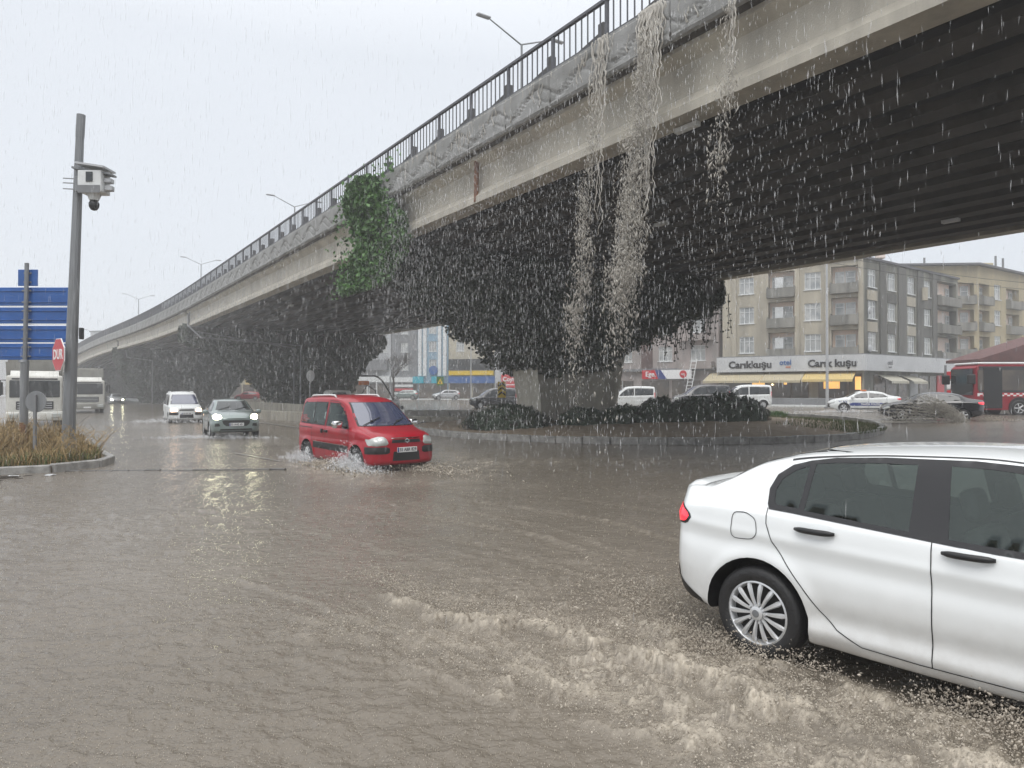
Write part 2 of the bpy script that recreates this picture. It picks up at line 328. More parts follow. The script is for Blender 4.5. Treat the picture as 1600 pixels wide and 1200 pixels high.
# ---------------------------------------------------------------- flood water
CAR = dict(rear=np.array([1.76, 4.93]), h=np.array([.665, -.747]))
def foam_fields(X, Y):
    """height and foam of the muddy wakes, in ground metres"""
    hx, hy = CAR['h']; dx, dy = X-1.76, Y-4.93
    s = dx*hx+dy*hy; q = -(dx*hy-dy*hx)*-1.
    q = dx*(-.747)+dy*(-.665)                       # metres out from the near flank of the white car
    # turbulent trough beside and behind the white car
    w1 = sstep(-.15, .25, q)*(1-sstep(.9+.28*np.clip(-s, 0, 9)**.7+.25*np.clip(s, 0, 3), 1.9+.5*np.clip(-s, 0, 9)**.8+.3*np.clip(s, 0, 3), q))
    w1 = w1*sstep(-3.9, -.7, s)
    back = np.exp(-((q+.5)/.9)**2)*sstep(-4.6, -.4, s)*(1-sstep(-.5, .2, s))*.55
    A = np.clip(w1+back, 0, 1)
    n1 = fbm(X*2.3+3, Y*2.3, 3, 5, .6); n2 = fbm(X*9, Y*9, 9, 4, .6)
    A = A*np.clip(.72+.8*n1, .12, 1.1)
    ridge = np.exp(-((q-.62-.16*np.clip(-s, 0, 4)-.10*np.sin(s*2.1)-.34*n1)/.13)**2)*sstep(-4.2, -2.0, s)*(1-.5*sstep(2.5, 4, s))
    ridge2 = np.exp(-((q-1.35-.25*np.clip(-s, 0, 4)-.12*np.sin(s*1.7+1)-.45*n1)/.17)**2)*sstep(-3.0, -.6, s)*(1-sstep(1.8, 3.2, s))
    ridge3 = np.exp(-((q-.12-.2*n1)/.10)**2)*sstep(-1.2, -.2, s)*(1-sstep(3., 4.5, s))
    brk = np.clip(.45+1.5*fbm(X*1.3+5, Y*1.3, 81, 3), .05, 1.15); brk2 = np.clip(.35+1.7*fbm(X*1.5-5, Y*1.5, 82, 3), .0, 1.1)
    rid = ridge*brk+.75*ridge2*brk2+.6*ridge3*brk2
    # red car wake
    ux, uy = .64, -.768; ex, ey = X+3.5, Y-16.1; s2 = ex*ux+ey*uy; q2 = ex*(-uy)+ey*ux
    r = np.zeros_like(X)
    near = np.exp(-((s2+.9)/2.0)**2)*np.exp(-((q2+.45)/.75)**2)
    front = np.exp(-((np.hypot(X+2.2, Y-15.3)-1.35)/.55)**2)*.35
    arm = np.exp(-((q2-2.6-.35*np.clip(-s2+1.5, 0, 12))/.8)**2)*sstep(-9, 0, s2)*(1-sstep(1.5, 3., s2))*.42
    arm2 = np.exp(-((Y-18.4-.10*(X-1.5)+.2*n1)/.9)**2)*sstep(-2., .2, X)*(1-sstep(3.5, 7.5, X))*.5
    red = np.clip(near*.75+front+arm+arm2, 0, 1)*np.clip(.55+.9*n1, 0, 1)
    # long curved wave fronts over the open water
    fronts = np.zeros_like(X); fh = np.zeros_like(X)
    for (x0, y0, x1, y1, bow, wdt, st) in ((-3.25, 7.2, .1, 4.25, .22, .03, .42), (-2.4, 10.9, 1.2, 7.5, .5, .05, .5), (-1.6, 12.3, 2.3, 8.3, .5, .05, .45),
                                          (-6.3, 11.4, -3.6, 10.2, .15, .04, .5), (-.4, 12.8, 2.9, 9.7, .4, .04, .4), (-2.4, 6.2, .3, 3.6, .2, .03, .25), (-4.6, 9.4, -1.5, 8.2, .25, .04, .2), (-1.9, 11.6, 1.6, 7.2, .55, .04, .35), (-.9, 11.9, 2.2, 7.9, .6, .035, .3), (-1.4, 9.2, 1.0, 6.2, .4, .035, .3), (-3.4, 9.6, -.2, 6.6, .35, .035, .25), (-.2, 10.9, 2.4, 7.4, .5, .03, .35), (-3.0, 13.4, .8, 11.4, .4, .04, .3), (-5.2, 8.0, -2.6, 6.9, .2, .03, .15)):
        L = math.hypot(x1-x0, y1-y0); tx, ty = (x1-x0)/L, (y1-y0)/L
        a = (X-x0)*tx+(Y-y0)*ty; b = -(X-x0)*ty+(Y-y0)*tx
        c = b-bow*4*(a/L)*(1-a/L)-.08*fbm(a*1.5, a*0+st, 5, 3)
        g = np.exp(-(c/wdt)**2)*sstep(0, .25*L, a)*(1-sstep(.8*L, L, a))
        g2 = np.exp(-((c+wdt*2.2)/(wdt*2.5))**2)*sstep(0, .25*L, a)*(1-sstep(.8*L, L, a))
        fronts = fronts+g*st*np.clip(.6+1.5*n2, 0, 1.3); fh = fh+(g*.6-g2*.45)*st
    return A, rid, red, fronts, fh, n1, n2
def water_sheet():
    rows = np.concatenate([[-600, -60, -8, .0, .6, 1.2], 1/np.linspace(1/1.9, 1/150., 520), [180, 220, 300, 420, 600]])
    c0 = np.linspace(-.80, .80, 760); k = np.concatenate([[-9, -5, -3, -2, -1.5, -1.2, -1.0, -.9], c0, [.9, 1., 1.2, 1.5, 2, 3, 5, 9]])
    Y = np.repeat(rows[:, None], len(k), 1); W_ = np.maximum(np.abs(Y), 2.2)
    X = np.clip(k[None, :]*W_, -600, 600)
    A, rid, red, fr, fh, n1, n2 = foam_fields(X, Y)
    Z = ground_z(X, Y)
    fine = np.clip(8./np.maximum(Y, .1), 0, 1)**.6
    Z = Z+.014*fbm(X*1.1, Y*1.6, 21, 3)+.010*fbm(X*4+.5*Y, Y*5.5, 31, 3)*fine*(.6+1.1*np.clip(fbm(X*.35, Y*.35, 91, 2)+.5, 0, 1.2))+.0045*fbm(X*15, Y*17, 41, 2)*fine
    billow = np.abs(fbm(X*5.5, Y*5.5, 51, 5, .62)); bl2 = np.abs(fbm(X*14, Y*14, 61, 4, .65))
    Z = Z+A*(.05*n1+.018*(.5-billow)+.006*(.4-bl2))+rid*(.055+.022*(.45-billow)+.008*(.4-bl2))+red*(.03*(.5-billow)+.015*n2)+fh*.034*(1+.05*Y)
    wx, wy = X+.10*fbm(X*3, Y*3, 71, 3), Y+.10*fbm(X*3+9, Y*3, 72, 3)
    v1 = np.clip(1-np.abs(fbm(wx*7, wy*7, 73, 3, .55))*4.5, 0, 1); v2 = np.clip(1-np.abs(fbm(wx*19, wy*19, 74, 3, .55))*3.5, 0, 1); v0 = np.clip(1-np.abs(fbm(wx*2.6, wy*2.6, 75, 3, .5))*4, 0, 1)
    lace = .50*v1+.42*v2+.30*v0
    foam = np.clip(A*(.02+.88*lace)*(.55+.45*sstep(-2.2, -.3, (X-1.76)*.665-(Y-4.93)*.747))+rid*(.35+.6*lace+.3*n2)+red*(.40+.55*lace+.3*n2)+fr*.42*(.4+.9*lace), 0, 1)
    Z = Z+A*.006*(lace-.4)+rid*.006*(lace-.4)
    nr, nc = X.shape
    V = np.stack([X, Y, Z], -1).reshape(-1, 3)
    idx = np.arange(nr*nc).reshape(nr, nc)
    F = np.stack([idx[:-1, :-1], idx[:-1, 1:], idx[1:, 1:], idx[1:, :-1]], -1).reshape(-1, 4)
    me = npmesh('flood_water', V, F, WATER, smooth=True)
    at = me.attributes.new('foam', 'FLOAT', 'POINT'); at.data.foreach_set('value', foam.ravel().astype(np.float32))
    return link('water', me, kind='structure')
def water_mat():
    m = bpy.data.materials.new('muddy_water'); m.use_nodes = True; n = m.node_tree; L = n.links; p = n.nodes['Principled BSDF']
    g = n.nodes.new('ShaderNodeNewGeometry')
    no = n.nodes.new('ShaderNodeTexNoise'); no.inputs['Scale'].default_value = .35; no.inputs['Detail'].default_value = 5
    L.new(g.outputs['Position'], no.inputs['Vector'])
    r = n.nodes.new('ShaderNodeValToRGB'); r.color_ramp.elements[0].position = .3; r.color_ramp.elements[1].position = .7
    r.color_ramp.elements[0].color = (.150, .130, .104, 1); r.color_ramp.elements[1].color = (.195, .170, .138, 1)
    L.new(no.outputs[0], r.inputs[0])
    at = n.nodes.new('ShaderNodeAttribute'); at.attribute_name = 'foam'
    fn = n.nodes.new('ShaderNodeTexNoise'); fn.inputs['Scale'].default_value = 26; fn.inputs['Detail'].default_value = 6; fn.inputs['Roughness'].default_value = .7
    L.new(g.outputs['Position'], fn.inputs['Vector'])
    ma = n.nodes.new('ShaderNodeMath'); ma.operation = 'MULTIPLY_ADD'; ma.inputs[1].default_value = 1.6; ma.inputs[2].default_value = -.8; L.new(fn.outputs[0], ma.inputs[0])
    ga = n.nodes.new('ShaderNodeMath'); ga.operation = 'MULTIPLY'; L.new(ma.outputs[0], ga.inputs[0]); L.new(at.outputs['Fac'], ga.inputs[1])
    mb = n.nodes.new('ShaderNodeMath'); mb.operation = 'ADD'; mb.use_clamp = True; L.new(ga.outputs[0], mb.inputs[0]); L.new(at.outputs['Fac'], mb.inputs[1])
    mx = n.nodes.new('ShaderNodeMix'); mx.data_type = 'RGBA'; L.new(mb.outputs[0], mx.inputs[0]); L.new(r.outputs[0], mx.inputs[6]); mx.inputs[7].default_value = (.50, .445, .365, 1)
    L.new(mx.outputs[2], p.inputs['Base Color'])
    mr_ = n.nodes.new('ShaderNodeMapRange'); mr_.inputs[3].default_value = .10; mr_.inputs[4].default_value = .55; L.new(mb.outputs[0], mr_.inputs[0]); L.new(mr_.outputs[0], p.inputs['Roughness'])
    p.inputs['IOR'].default_value = 1.33
    # ripples and drop craters as fine relief
    mp = n.nodes.new('ShaderNodeMapping'); mp.inputs['Scale'].default_value = (1, 1.5, 1); L.new(g.outputs['Position'], mp.inputs[0])
    n1 = n.nodes.new('ShaderNodeTexNoise'); n1.inputs['Scale'].default_value = 7; n1.inputs['Detail'].default_value = 4
    n2 = n.nodes.new('ShaderNodeTexVoronoi'); n2.feature = 'F1'; n2.inputs['Scale'].default_value = 15
    n3 = n.nodes.new('ShaderNodeTexNoise'); n3.inputs['Scale'].default_value = 42; n3.inputs['Detail'].default_value = 2
    for q in (n1, n2, n3): L.new(mp.outputs[0], q.inputs['Vector'])
    s1 = n.nodes.new('ShaderNodeMath'); s1.operation = 'MULTIPLY_ADD'; s1.inputs[1].default_value = .20; L.new(n2.outputs['Distance'], s1.inputs[0]); L.new(n1.outputs[0], s1.inputs[2])
    s2 = n.nodes.new('ShaderNodeMath'); s2.operation = 'MULTIPLY_ADD'; s2.inputs[1].default_value = .35; L.new(n3.outputs[0], s2.inputs[0]); L.new(s1.outputs[0], s2.inputs[2])
    bp = n.nodes.new('ShaderNodeBump'); bp.inputs['Strength'].default_value = .75; bp.inputs['Distance'].default_value = .035
    L.new(s2.outputs[0], bp.inputs['Height']); L.new(bp.outputs[0], p.inputs['Normal'])
    return m
WATER = water_mat()
water_sheet()

# ---------------------------------------------------------------- viaduct
T0, T1 = -62., 212.
PF, PG = 10.45, 10.8        # fascia plane, outer girder flange plane
PEND = 28.9
def ribbon(sec, ts, closed=True):
    """sweep a section of (p, z) along the viaduct"""
    n = len(sec); V = []; F = []
    for t in ts:
        for (p, z) in sec: V.append(BP(p, t, z))
    for i in range(len(ts)-1):
        for k in range(n if closed else n-1):
            k2 = (k+1) % n; F.append((i*n+k, i*n+k2, (i+1)*n+k2, (i+1)*n+k))
    F.append(tuple(range(n))); F.append(tuple((len(ts)-1)*n+k for k in range(n-1, -1, -1)))
    return V, F
joints = [-59.6, -17.0, 25.4, 67.9, 110.3, 152.7, 195.1]
via = empty('viaduct', BP(19.8, 25.4), label='long concrete road viaduct on ivy covered piers crossing above the flooded roundabout', cat='bridge')
inv = via.matrix_basis.inverted()
def vp(mb, name, mats, **k): return mb.build(name, mats, via, mx=Matrix.Translation(-BP(19.8, 25.4)), **k)
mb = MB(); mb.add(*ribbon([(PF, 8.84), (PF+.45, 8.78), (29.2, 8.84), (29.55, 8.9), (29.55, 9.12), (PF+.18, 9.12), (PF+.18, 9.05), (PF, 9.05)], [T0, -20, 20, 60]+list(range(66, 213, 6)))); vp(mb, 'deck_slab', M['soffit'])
ngir = 14
for j in range(len(joints)-1):
    a, b = joints[j]+.45, joints[j+1]-.45
    ts = [a, b] if b < 60 else list(np.linspace(a, b, 9))
    for g in range(ngir):
        pc = PG+.31+g*(PEND-PG-.62)/(ngir-1)
        sec = [(-.31, 7.41), (.31, 7.41), (.31, 7.60), (.11, 7.84), (.11, 8.50), (.34, 8.70), (.34, 8.86), (-.34, 8.86), (-.34, 8.70), (-.11, 8.50), (-.11, 7.84), (-.31, 7.60)]
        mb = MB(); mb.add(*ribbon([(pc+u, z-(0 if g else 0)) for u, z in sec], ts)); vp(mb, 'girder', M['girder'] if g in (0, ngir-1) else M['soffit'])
# transverse diaphragms and end blocks
for j, t in enumerate(joints):
    mb = MB(); mb.add(*ribbon([(PG+.2, 7.9), (PEND-.2, 7.9), (PEND-.2, 8.8), (PG+.2, 8.8)], [t-.9, t-.4])); mb.add(*ribbon([(PG+.2, 7.9), (PEND-.2, 7.9), (PEND-.2, 8.8), (PG+.2, 8.8)], [t+.4, t+.9]))
    vp(mb, 'end_diaphragm', M['soffit'])
for t in (4., 14., 46., 88.):
    mb = MB(); mb.add(*ribbon([(PG+.5, 8.0), (PEND-.5, 8.0), (PEND-.5, 8.75), (PG+.5, 8.75)], [t, t+.3])); vp(mb, 'cross_beam', M['soffit'])
# fascia panels with wave relief
def fascia_mesh(seed):
    nx, nz = 36, 16; Ls, Hs = 1.985, .84
    u = np.linspace(0, 1, nx); v = np.linspace(0, 1, nz); U, Vv = np.meshgrid(u, v, indexing='ij')
    ph = seed*1.3
    c1 = .5+.26*np.sin(2*math.pi*U+ph*0); c2 = .36+.22*np.sin(2*math.pi*U-1.2)
    gr = np.exp(-((Vv-c1)/.055)**2)*.035+np.exp(-((Vv-c2)/.05)**2)*.022
    edge = sstep(0, .04, np.minimum(np.minimum(U, 1-U)*2.3, np.minimum(Vv, 1-Vv)))
    d = .04*edge+.012*vnoise(U*5+seed*9, Vv*3, seed)-gr+.02*(Vv > c1)*edge
    P = np.stack([-d, U*Ls, Vv*Hs], -1).reshape(-1, 3)
    idx = np.arange(nx*nz).reshape(nx, nz)
    F = np.stack([idx[:-1, :-1], idx[1:, :-1], idx[1:, 1:], idx[:-1, 1:]], -1).reshape(-1, 4)
    back = np.array([[.1, 0, 0], [.1, Ls, 0], [.1, Ls, Hs], [.1, 0, Hs], [0, 0, 0], [0, Ls, 0], [0, Ls, Hs], [0, 0, Hs]]); o = len(P)
    F2 = np.array([[o, o+1, o+2, o+3], [o+3, o+2, o+6, o+7], [o, o+4, o+5, o+1], [o, o+3, o+7, o+4], [o+1, o+5, o+6, o+2]])
    return npmesh('fascia_panel', np.vstack([P, back]), np.vstack([F, F2]), M['fascia'], smooth=False)
fms = [fascia_mesh(i) for i in range(3)]
ez = Vector((0, 0, 1))
nb = 0; t = -40.
while t < 205:
    a, b = BP(PF, t, 8.80), BP(PF, t+2, 8.80); d = (b-a).normalized(); nrm = d.cross(ez)
    link('fascia_panel', fms[nb % 3], via, Matrix.Translation(-BP(19.8, 25.4)) @ axes(a, nrm, d, ez)); t += 2.; nb += 1
mb = MB(); mb.add(*ribbon([(PF+.0, 9.642), (PF+.22, 9.642), (PF+.22, 9.70), (PF, 9.70)], [T0]+list(range(-40, 210, 8)))); vp(mb, 'coping', M['fascia'])
# expansion pads and downpipes on the outer face
def pipe(pts, r=.09, mt='steel', **k):
    mb = MB(); mb.tube(pts, r, 8); return vp(mb, 'drain_pipe', M[mt], **k)
pipe([BP(PG-.08, 66.4, 8.4), BP(PG-.1, 66.2, 7.4), BP(PG+.6, 64.5, 6.3), BP(PG+9, 64.3, 5.9), BP(PG+9, 64.4, .1)], .08)
pipe([BP(PG+.9, 109, 7.3), BP(PG+1., 108.6, 6.3), BP(PG+4, 108.2, 5.9), BP(PG+4, 108.2, .1)], .09)
pipe([BP(PG+.3, 65.6, 6.9), BP(PG+8.6, 65, 5.7), BP(PG+8.6, 65, .1)], .06)
for t, zz in ((24.2, 7.9), (27.4, 7.9), (66.5, 7.9), (18.2, 7.75)):
    mb = MB(); mb.tube([BP(PG+.06, t, 8.8), BP(PG+.04, t, zz-.3)], .07, 8); vp(mb, 'drain_pipe', M['rust'] if t < 20 else M['steel'])
# strip light and flush lights under the deck
def strip(p, t, L=1.2, w_=.1):
    mb = MB(); mb.add(*ribbon([(p, 7.28), (p+w_, 7.28), (p+w_, 7.38), (p, 7.38)], [t, t+L])); return vp(mb, 'lamp_housing', M['white_plain'])
strip(11.2, 10.0, .6, .14)
for p, t in ((13.5, 46.), (21., 7.), (24.5, 11.), (17., 16.5)): strip(p, t, .5, .2)

# piers, with hammerhead caps set a little askew
def cap_pt(j, u, dt=0., z=0.):
    """u metres across from the near tip, dt along the viaduct"""
    t = joints[j]+dt-.04*(u-9); return BP(PG+u, t, z)
for j in (1, 2, 3, 4, 5, 6):
    mb = MB(); prof = [(.1, 6.55), (.1, 7.39), (18., 7.39), (18., 6.55), (11.9, 4.6), (11.4, 3.6), (6.9, 3.6), (6.4, 4.6)]
    V = [cap_pt(j, u, s, z) for s in (-1.0, 1.0) for (u, z) in prof]; n = len(prof)
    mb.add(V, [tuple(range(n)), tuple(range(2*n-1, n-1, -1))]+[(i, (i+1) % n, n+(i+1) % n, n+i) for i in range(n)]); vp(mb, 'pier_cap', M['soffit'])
    mb = MB(); pr = [(6.7, 3.65, 1.0), (11.7, 3.65, 1.0), (11.0, -.3, .8), (7.3, -.3, .8)]
    V = [cap_pt(j, u, s*h, z) for s in (-1, 1) for (u, z, h) in pr]
    mb.add(V, [(0, 1, 2, 3), (7, 6, 5, 4), (0, 4, 5, 1), (1, 5, 6, 2), (2, 6, 7, 3)]); mb.add([V[0], V[3], V[7], V[4]], [(0, 1, 2, 3)], 1); vp(mb, 'pier_shaft', [M['pier'], M['pier_lit']])

# ---------------------------------------------------------------- railing
rail = empty('bridge_railing', BP(PF+.1, 25.4, 9.7), label='grey steel bar railing along the near edge of the viaduct deck', cat='railing')
ro = Matrix.Translation(-BP(PF+.1, 25.4, 9.7))
def railrib(z0, z1, w_):
    mb = MB(); mb.add(*ribbon([(PF+.1-w_/2, z0), (PF+.1+w_/2, z0), (PF+.1+w_/2, z1), (PF+.1-w_/2, z1)], [T0]+list(range(-40, 210, 6)))); return mb
railrib(10.56, 10.63, .09).build('top_rail', M['rail'], rail, mx=ro)
railrib(9.76, 9.79, .05).build('bottom_rail', M['rail'], rail, mx=ro)
pm = MB().box(-.03, .03, -.045, .045, 0, .86).mesh('post', M['rail']); bmh = MB().box(-.013, .013, -.013, .013, 0, .77).mesh('bar', M['rail'])
far = MB(); nbar = 0
t = -8.
while t < 205:
    a = BP(PF+.1, t, 9.70); ang = math.atan2(DY, DX)-math.pi/2
    link('post', pm, rail, ro @ Matrix.Translation(a) @ Matrix.Rotation(ang, 4, 'Z'))
    for k in range(1, 9):
        a = BP(PF+.1, t+k*2/9, 9.79)
        if t > 2 and nbar < 300:
            link('bar', bmh, rail, ro @ Matrix.Translation(a) @ Matrix.Rotation(ang, 4, 'Z')); nbar += 1
        elif t < 150: far.box(a.x-.016, a.x+.016, a.y-.016, a.y+.016, a.z, a.z+.77)
    t += 2.
far.build('bar_run', M['rail'], rail, mx=ro, kind='stuff')
# dark guardrail blocks standing on the deck behind the railing
guard = empty('guardrail', BP(PF+.4, 25.4, 9.12), label='dark stepped guardrail blocks behind the bars of the viaduct railing', cat='guardrail')
go = Matrix.Translation(-BP(PF+.4, 25.4, 9.12))
M['guard'] = mat('guardrail_steel', (.075, .075, .075), .6, .2, c2=(.12, .115, .11), scale=6)
gm = MB(); gm.prism([(0, .6), (1.15, .6), (1.15, .84), (.12, 1.02), (0, 1.02)], -.05, .05, 'yz'); gm.box(-.08, .08, -.02, .16, 0, 1.20); gm.box(-.03, .03, .16, .9, .3, .42)
gme = gm.mesh('guard_block', M['guard']); t = -7.6
while t < 200:
    link('guard_block', gme, guard, go @ Matrix.Translation(BP(PF+.4, t, 9.12)) @ Matrix.Rotation(math.atan2(DY, DX)-math.pi/2, 4, 'Z')); t += 2.
# lamps in the median of the deck
lampA = None
for i, t in enumerate((29., 66.5, 104., 141.5, 179.)):
    base = BP(19.9, t, 9.12)
    lb = ['tall twin arm street lamp rising highest behind the viaduct railing', 'twin arm street lamp above the viaduct left of the bright green ivy', 'twin arm street lamp on the viaduct, third nearest along the deck', 'faint twin arm street lamp on the viaduct, fourth along the deck in the mist', 'faintest and farthest twin arm street lamp on the viaduct in the mist'][i]
    o = empty('street_lamp', base, math.atan2(NY, NX), label=lb, cat='street lamp', group='twin arm lamps along the viaduct deck')
    if lampA is None:
        H = 9.9
        p1 = MB().tube([(0, 0, 0), (0, 0, H)], [.09, .055], 8).mesh('pole', M['steel'])
        a1 = MB().tube([(0, 0, H-.03), (-1.9, 0, H+.75)], [.04, .03], 6).mesh('arm', M['steel']); a2 = MB().tube([(0, 0, H), (1.9, 0, H+.75)], [.04, .03], 6).mesh('arm', M['steel'])
        l1 = MB().rbox(-2.6, -1.85, -.13, .13, H+.72, H+.84, .04, 1).mesh('lamp_head', M['steel_light']); l2 = MB().rbox(1.85, 2.6, -.13, .13, H+.72, H+.84, .04, 1).mesh('lamp_head', M['steel_light'])
        lampA = (('pole', p1), ('arm', a1), ('arm', a2), ('lamp_head', l1), ('lamp_head', l2))
    for nme, me in lampA: link(nme, me, o)

# ---------------------------------------------------------------- roundabout island
IC = (6.2, 34.9); IR = 10.9
def isl_r(a): return IR+.25*math.sin(2*a)
def island():
    root = empty('traffic_island', (IC[0], IC[1], 0)); tag(root, kind='structure')
    nr, na = 26, 128; V = []; F = []
    r_ = np.linspace(0, 1, nr)
    for i in range(nr):
        for k in range(na):
            a = 2*math.pi*k/na; rr = r_[i]*(isl_r(a)-.16); x, y = rr*math.cos(a), rr*math.sin(a)
            z = .20+.42*(1-r_[i]**2.2)+.05*float(fbm(np.float64(x*.8), np.float64(y*.8), 4, 4))*(1-r_[i]**6)+.1*float(ground_z(IC[0]+x, IC[1]+y))
            V.append((x, y, z))
    for i in range(nr-1):
        for k in range(na): k2 = (k+1) % na; F.append((i*na+k, i*na+k2, (i+1)*na+k2, (i+1)*na+k))
    me = npmesh('earth_mound', V, F, M['soil'], smooth=True); link('earth_mound', me, root)
    n = 72; st = MB().rbox(-.18, .0, -.455, .455, -.1, .24, .02, 1).mesh('kerb_stone', M['kerb'])
    for k in range(n):
        a = 2*math.pi*(k+.5)/n; r = isl_r(a)
        o = link('kerb_stone', st, root, Matrix.Translation((r*math.cos(a), r*math.sin(a), .9*gz(IC[0]+r*math.cos(a), IC[1]+r*math.sin(a))+rng.uniform(-.012, .012))) @ Matrix.Rotation(a+rng.uniform(-.015, .015), 4, 'Z') @ Matrix.Diagonal((1, isl_r(a)*2*math.pi/n/.925, 1, 1)))
island()
def mound_z(x, y):
    r = math.hypot(x-IC[0], y-IC[1])/IR; return .20+.42*(1-min(1, r)**2.2)
# ---------------------------------------------------------------- ivy on the piers
IVU = {2: (np.array([-.1, 1.5, 3., 4.0, 5.2, 6.2, 6.8, 9., 10.2, 11.2, 12.4, 14., 15.5, 18.2]), np.array([6.5, 5.9, 5.0, 4.5, 3.7, 3.0, 2.7, 2.7, 2.9, 3.6, 4.2, 4.8, 5.4, 6.2])),
       3: (np.array([-.1, 1.5, 3., 4.5, 5.6, 6.6, 7.2, 13.6, 14.6, 15.6, 16.6, 18.2]), np.array([6.3, 5.6, 4.8, 3.8, 2.8, 2.0, .6, .6, 1.4, 3.4, 4.8, 6.0])),
       4: (np.array([-.1, .8, 2., 3.2, 13.8, 15., 16.5, 18.2]), np.array([6.0, 4.0, 2.0, .3, .3, 2.0, 4.0, 5.6]))}
def ivy(j, n, size, label, lm='leaf'):
    r = np.random.default_rng(100+j)
    root = empty('ivy', cap_pt(j, 9, 0, 0), label=label, cat='ivy', group='ivy masses covering the viaduct piers')
    off = Matrix.Translation(-cap_pt(j, 9, 0, 0))
    us, zl = IVU[min(j, 4)]
    _ = np.array([-.1, 1.5, 3., 4.0, 5.2, 6.4, 9., 11.8, 12.6, 13.6, 15., 16.5, 18.2])
    def low(u): return np.interp(u, us, zl)
    def thick(u): return np.interp(u, [-.1, 2, 5, 12, 15, 18], [1.2, 1.5, 2.1, 2.1, 1.6, 1.1])
    u = r.uniform(-.3, 18.2, n); lo = low(u)+.35*vnoise(u*1.3, u*0+j, 3)+.2*vnoise(u*4, u*0, 9)
    side = np.where(r.random(n) < .72, -1, 1)
    f = r.random(n)**.85; z = lo+f*(7.6-lo)
    bulge = (.95 if j == 2 else 1.)*thick(u)*(.62+.38*np.sin(np.pi*np.clip(f, 0, 1)**.6))
    bulge = bulge+.35*fbm(u*.8+7*j, z*.9, 5, 4)*1.3
    dt = side*(bulge-np.abs(r.normal(0, .16, n)))
    # underside fringe
    k = r.random(n) < .16; dt = np.where(k, r.uniform(-1, 1, n)*bulge, dt); z = np.where(k, lo+r.exponential(.16, n)-.1, z)
    # loose clumps that hang and stick out at the two ends
    P = np.array([cap_pt(j, a, b, c) for a, b, c in zip(u, dt, z)])
    Nn = np.stack([side*DX, side*DY, np.full(n, .25)], 1)+np.where(k[:, None], np.array([[0, 0, -1.]]), 0)
    link('foliage', leaf_mesh('foliage', P, Nn, size, M[lm], seed=j, spread=.75), root, off, kind='stuff')
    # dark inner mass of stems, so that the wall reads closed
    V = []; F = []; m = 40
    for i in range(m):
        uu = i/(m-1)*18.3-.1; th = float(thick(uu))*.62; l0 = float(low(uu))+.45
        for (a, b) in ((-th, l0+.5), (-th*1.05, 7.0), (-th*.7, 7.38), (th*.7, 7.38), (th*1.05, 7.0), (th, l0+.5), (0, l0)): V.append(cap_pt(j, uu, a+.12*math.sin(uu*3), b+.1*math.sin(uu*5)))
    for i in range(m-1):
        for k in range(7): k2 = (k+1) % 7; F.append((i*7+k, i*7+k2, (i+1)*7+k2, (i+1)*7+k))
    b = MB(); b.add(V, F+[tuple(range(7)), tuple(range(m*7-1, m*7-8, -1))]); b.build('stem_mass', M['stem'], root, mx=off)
    return root, off
ivy1, off1 = ivy(2, 62000, .16, 'dark ivy mass spreading over the nearest pier above the planted island')
ivy(3, 26000, .26, 'dark ivy mass on the second pier, behind the red car roof')
ivy(4, 16000, .34, 'misty ivy mass on the third pier, above the white van and grey car')
ivy(5, 9000, .42, 'pale misty ivy on the fourth pier far along the viaduct')
ivy(6, 6000, .5, 'faintest ivy mass on the fifth pier near the parked trucks')
# thin hanging stems at the far tip and loose sprays on the lower fringe of the nearest ivy
b = MB(); LP = []
for i in range(150):
    u = random.uniform(13.2, 18.6) if i < 105 else random.uniform(0.5, 4.5); z0 = float(np.interp(u, [0, 3, 5, 12.6, 13.6, 15, 16.5, 18.2], [6.3, 4.7, 3.2, 3.4, 4.0, 4.8, 5.5, 6.3]))+.4; dt = random.uniform(-1.3, .3)
    L = random.uniform(.3, 2.3 if i < 105 else .8)*(1 if u > 15 else .35); pts = []; x = u
    for k in range(7):
        x += random.uniform(-.09, .09); pts.append(cap_pt(2, x, dt, z0-L*k/6))
        for _ in range(2): LP.append(cap_pt(2, x+random.uniform(-.08, .08), dt+random.uniform(-.08, .08), z0-L*k/6))
    b.tube(pts, .013, 4, cap=False)
b.build('hanging_stem', M['stem'], ivy1, mx=off1, kind='stuff')
link('hanging_leaf', leaf_mesh('hanging_leaf', LP, np.tile([[0, -1, 0]], (len(LP), 1)), .10, M['leaf'], 3), ivy1, off1, kind='stuff')

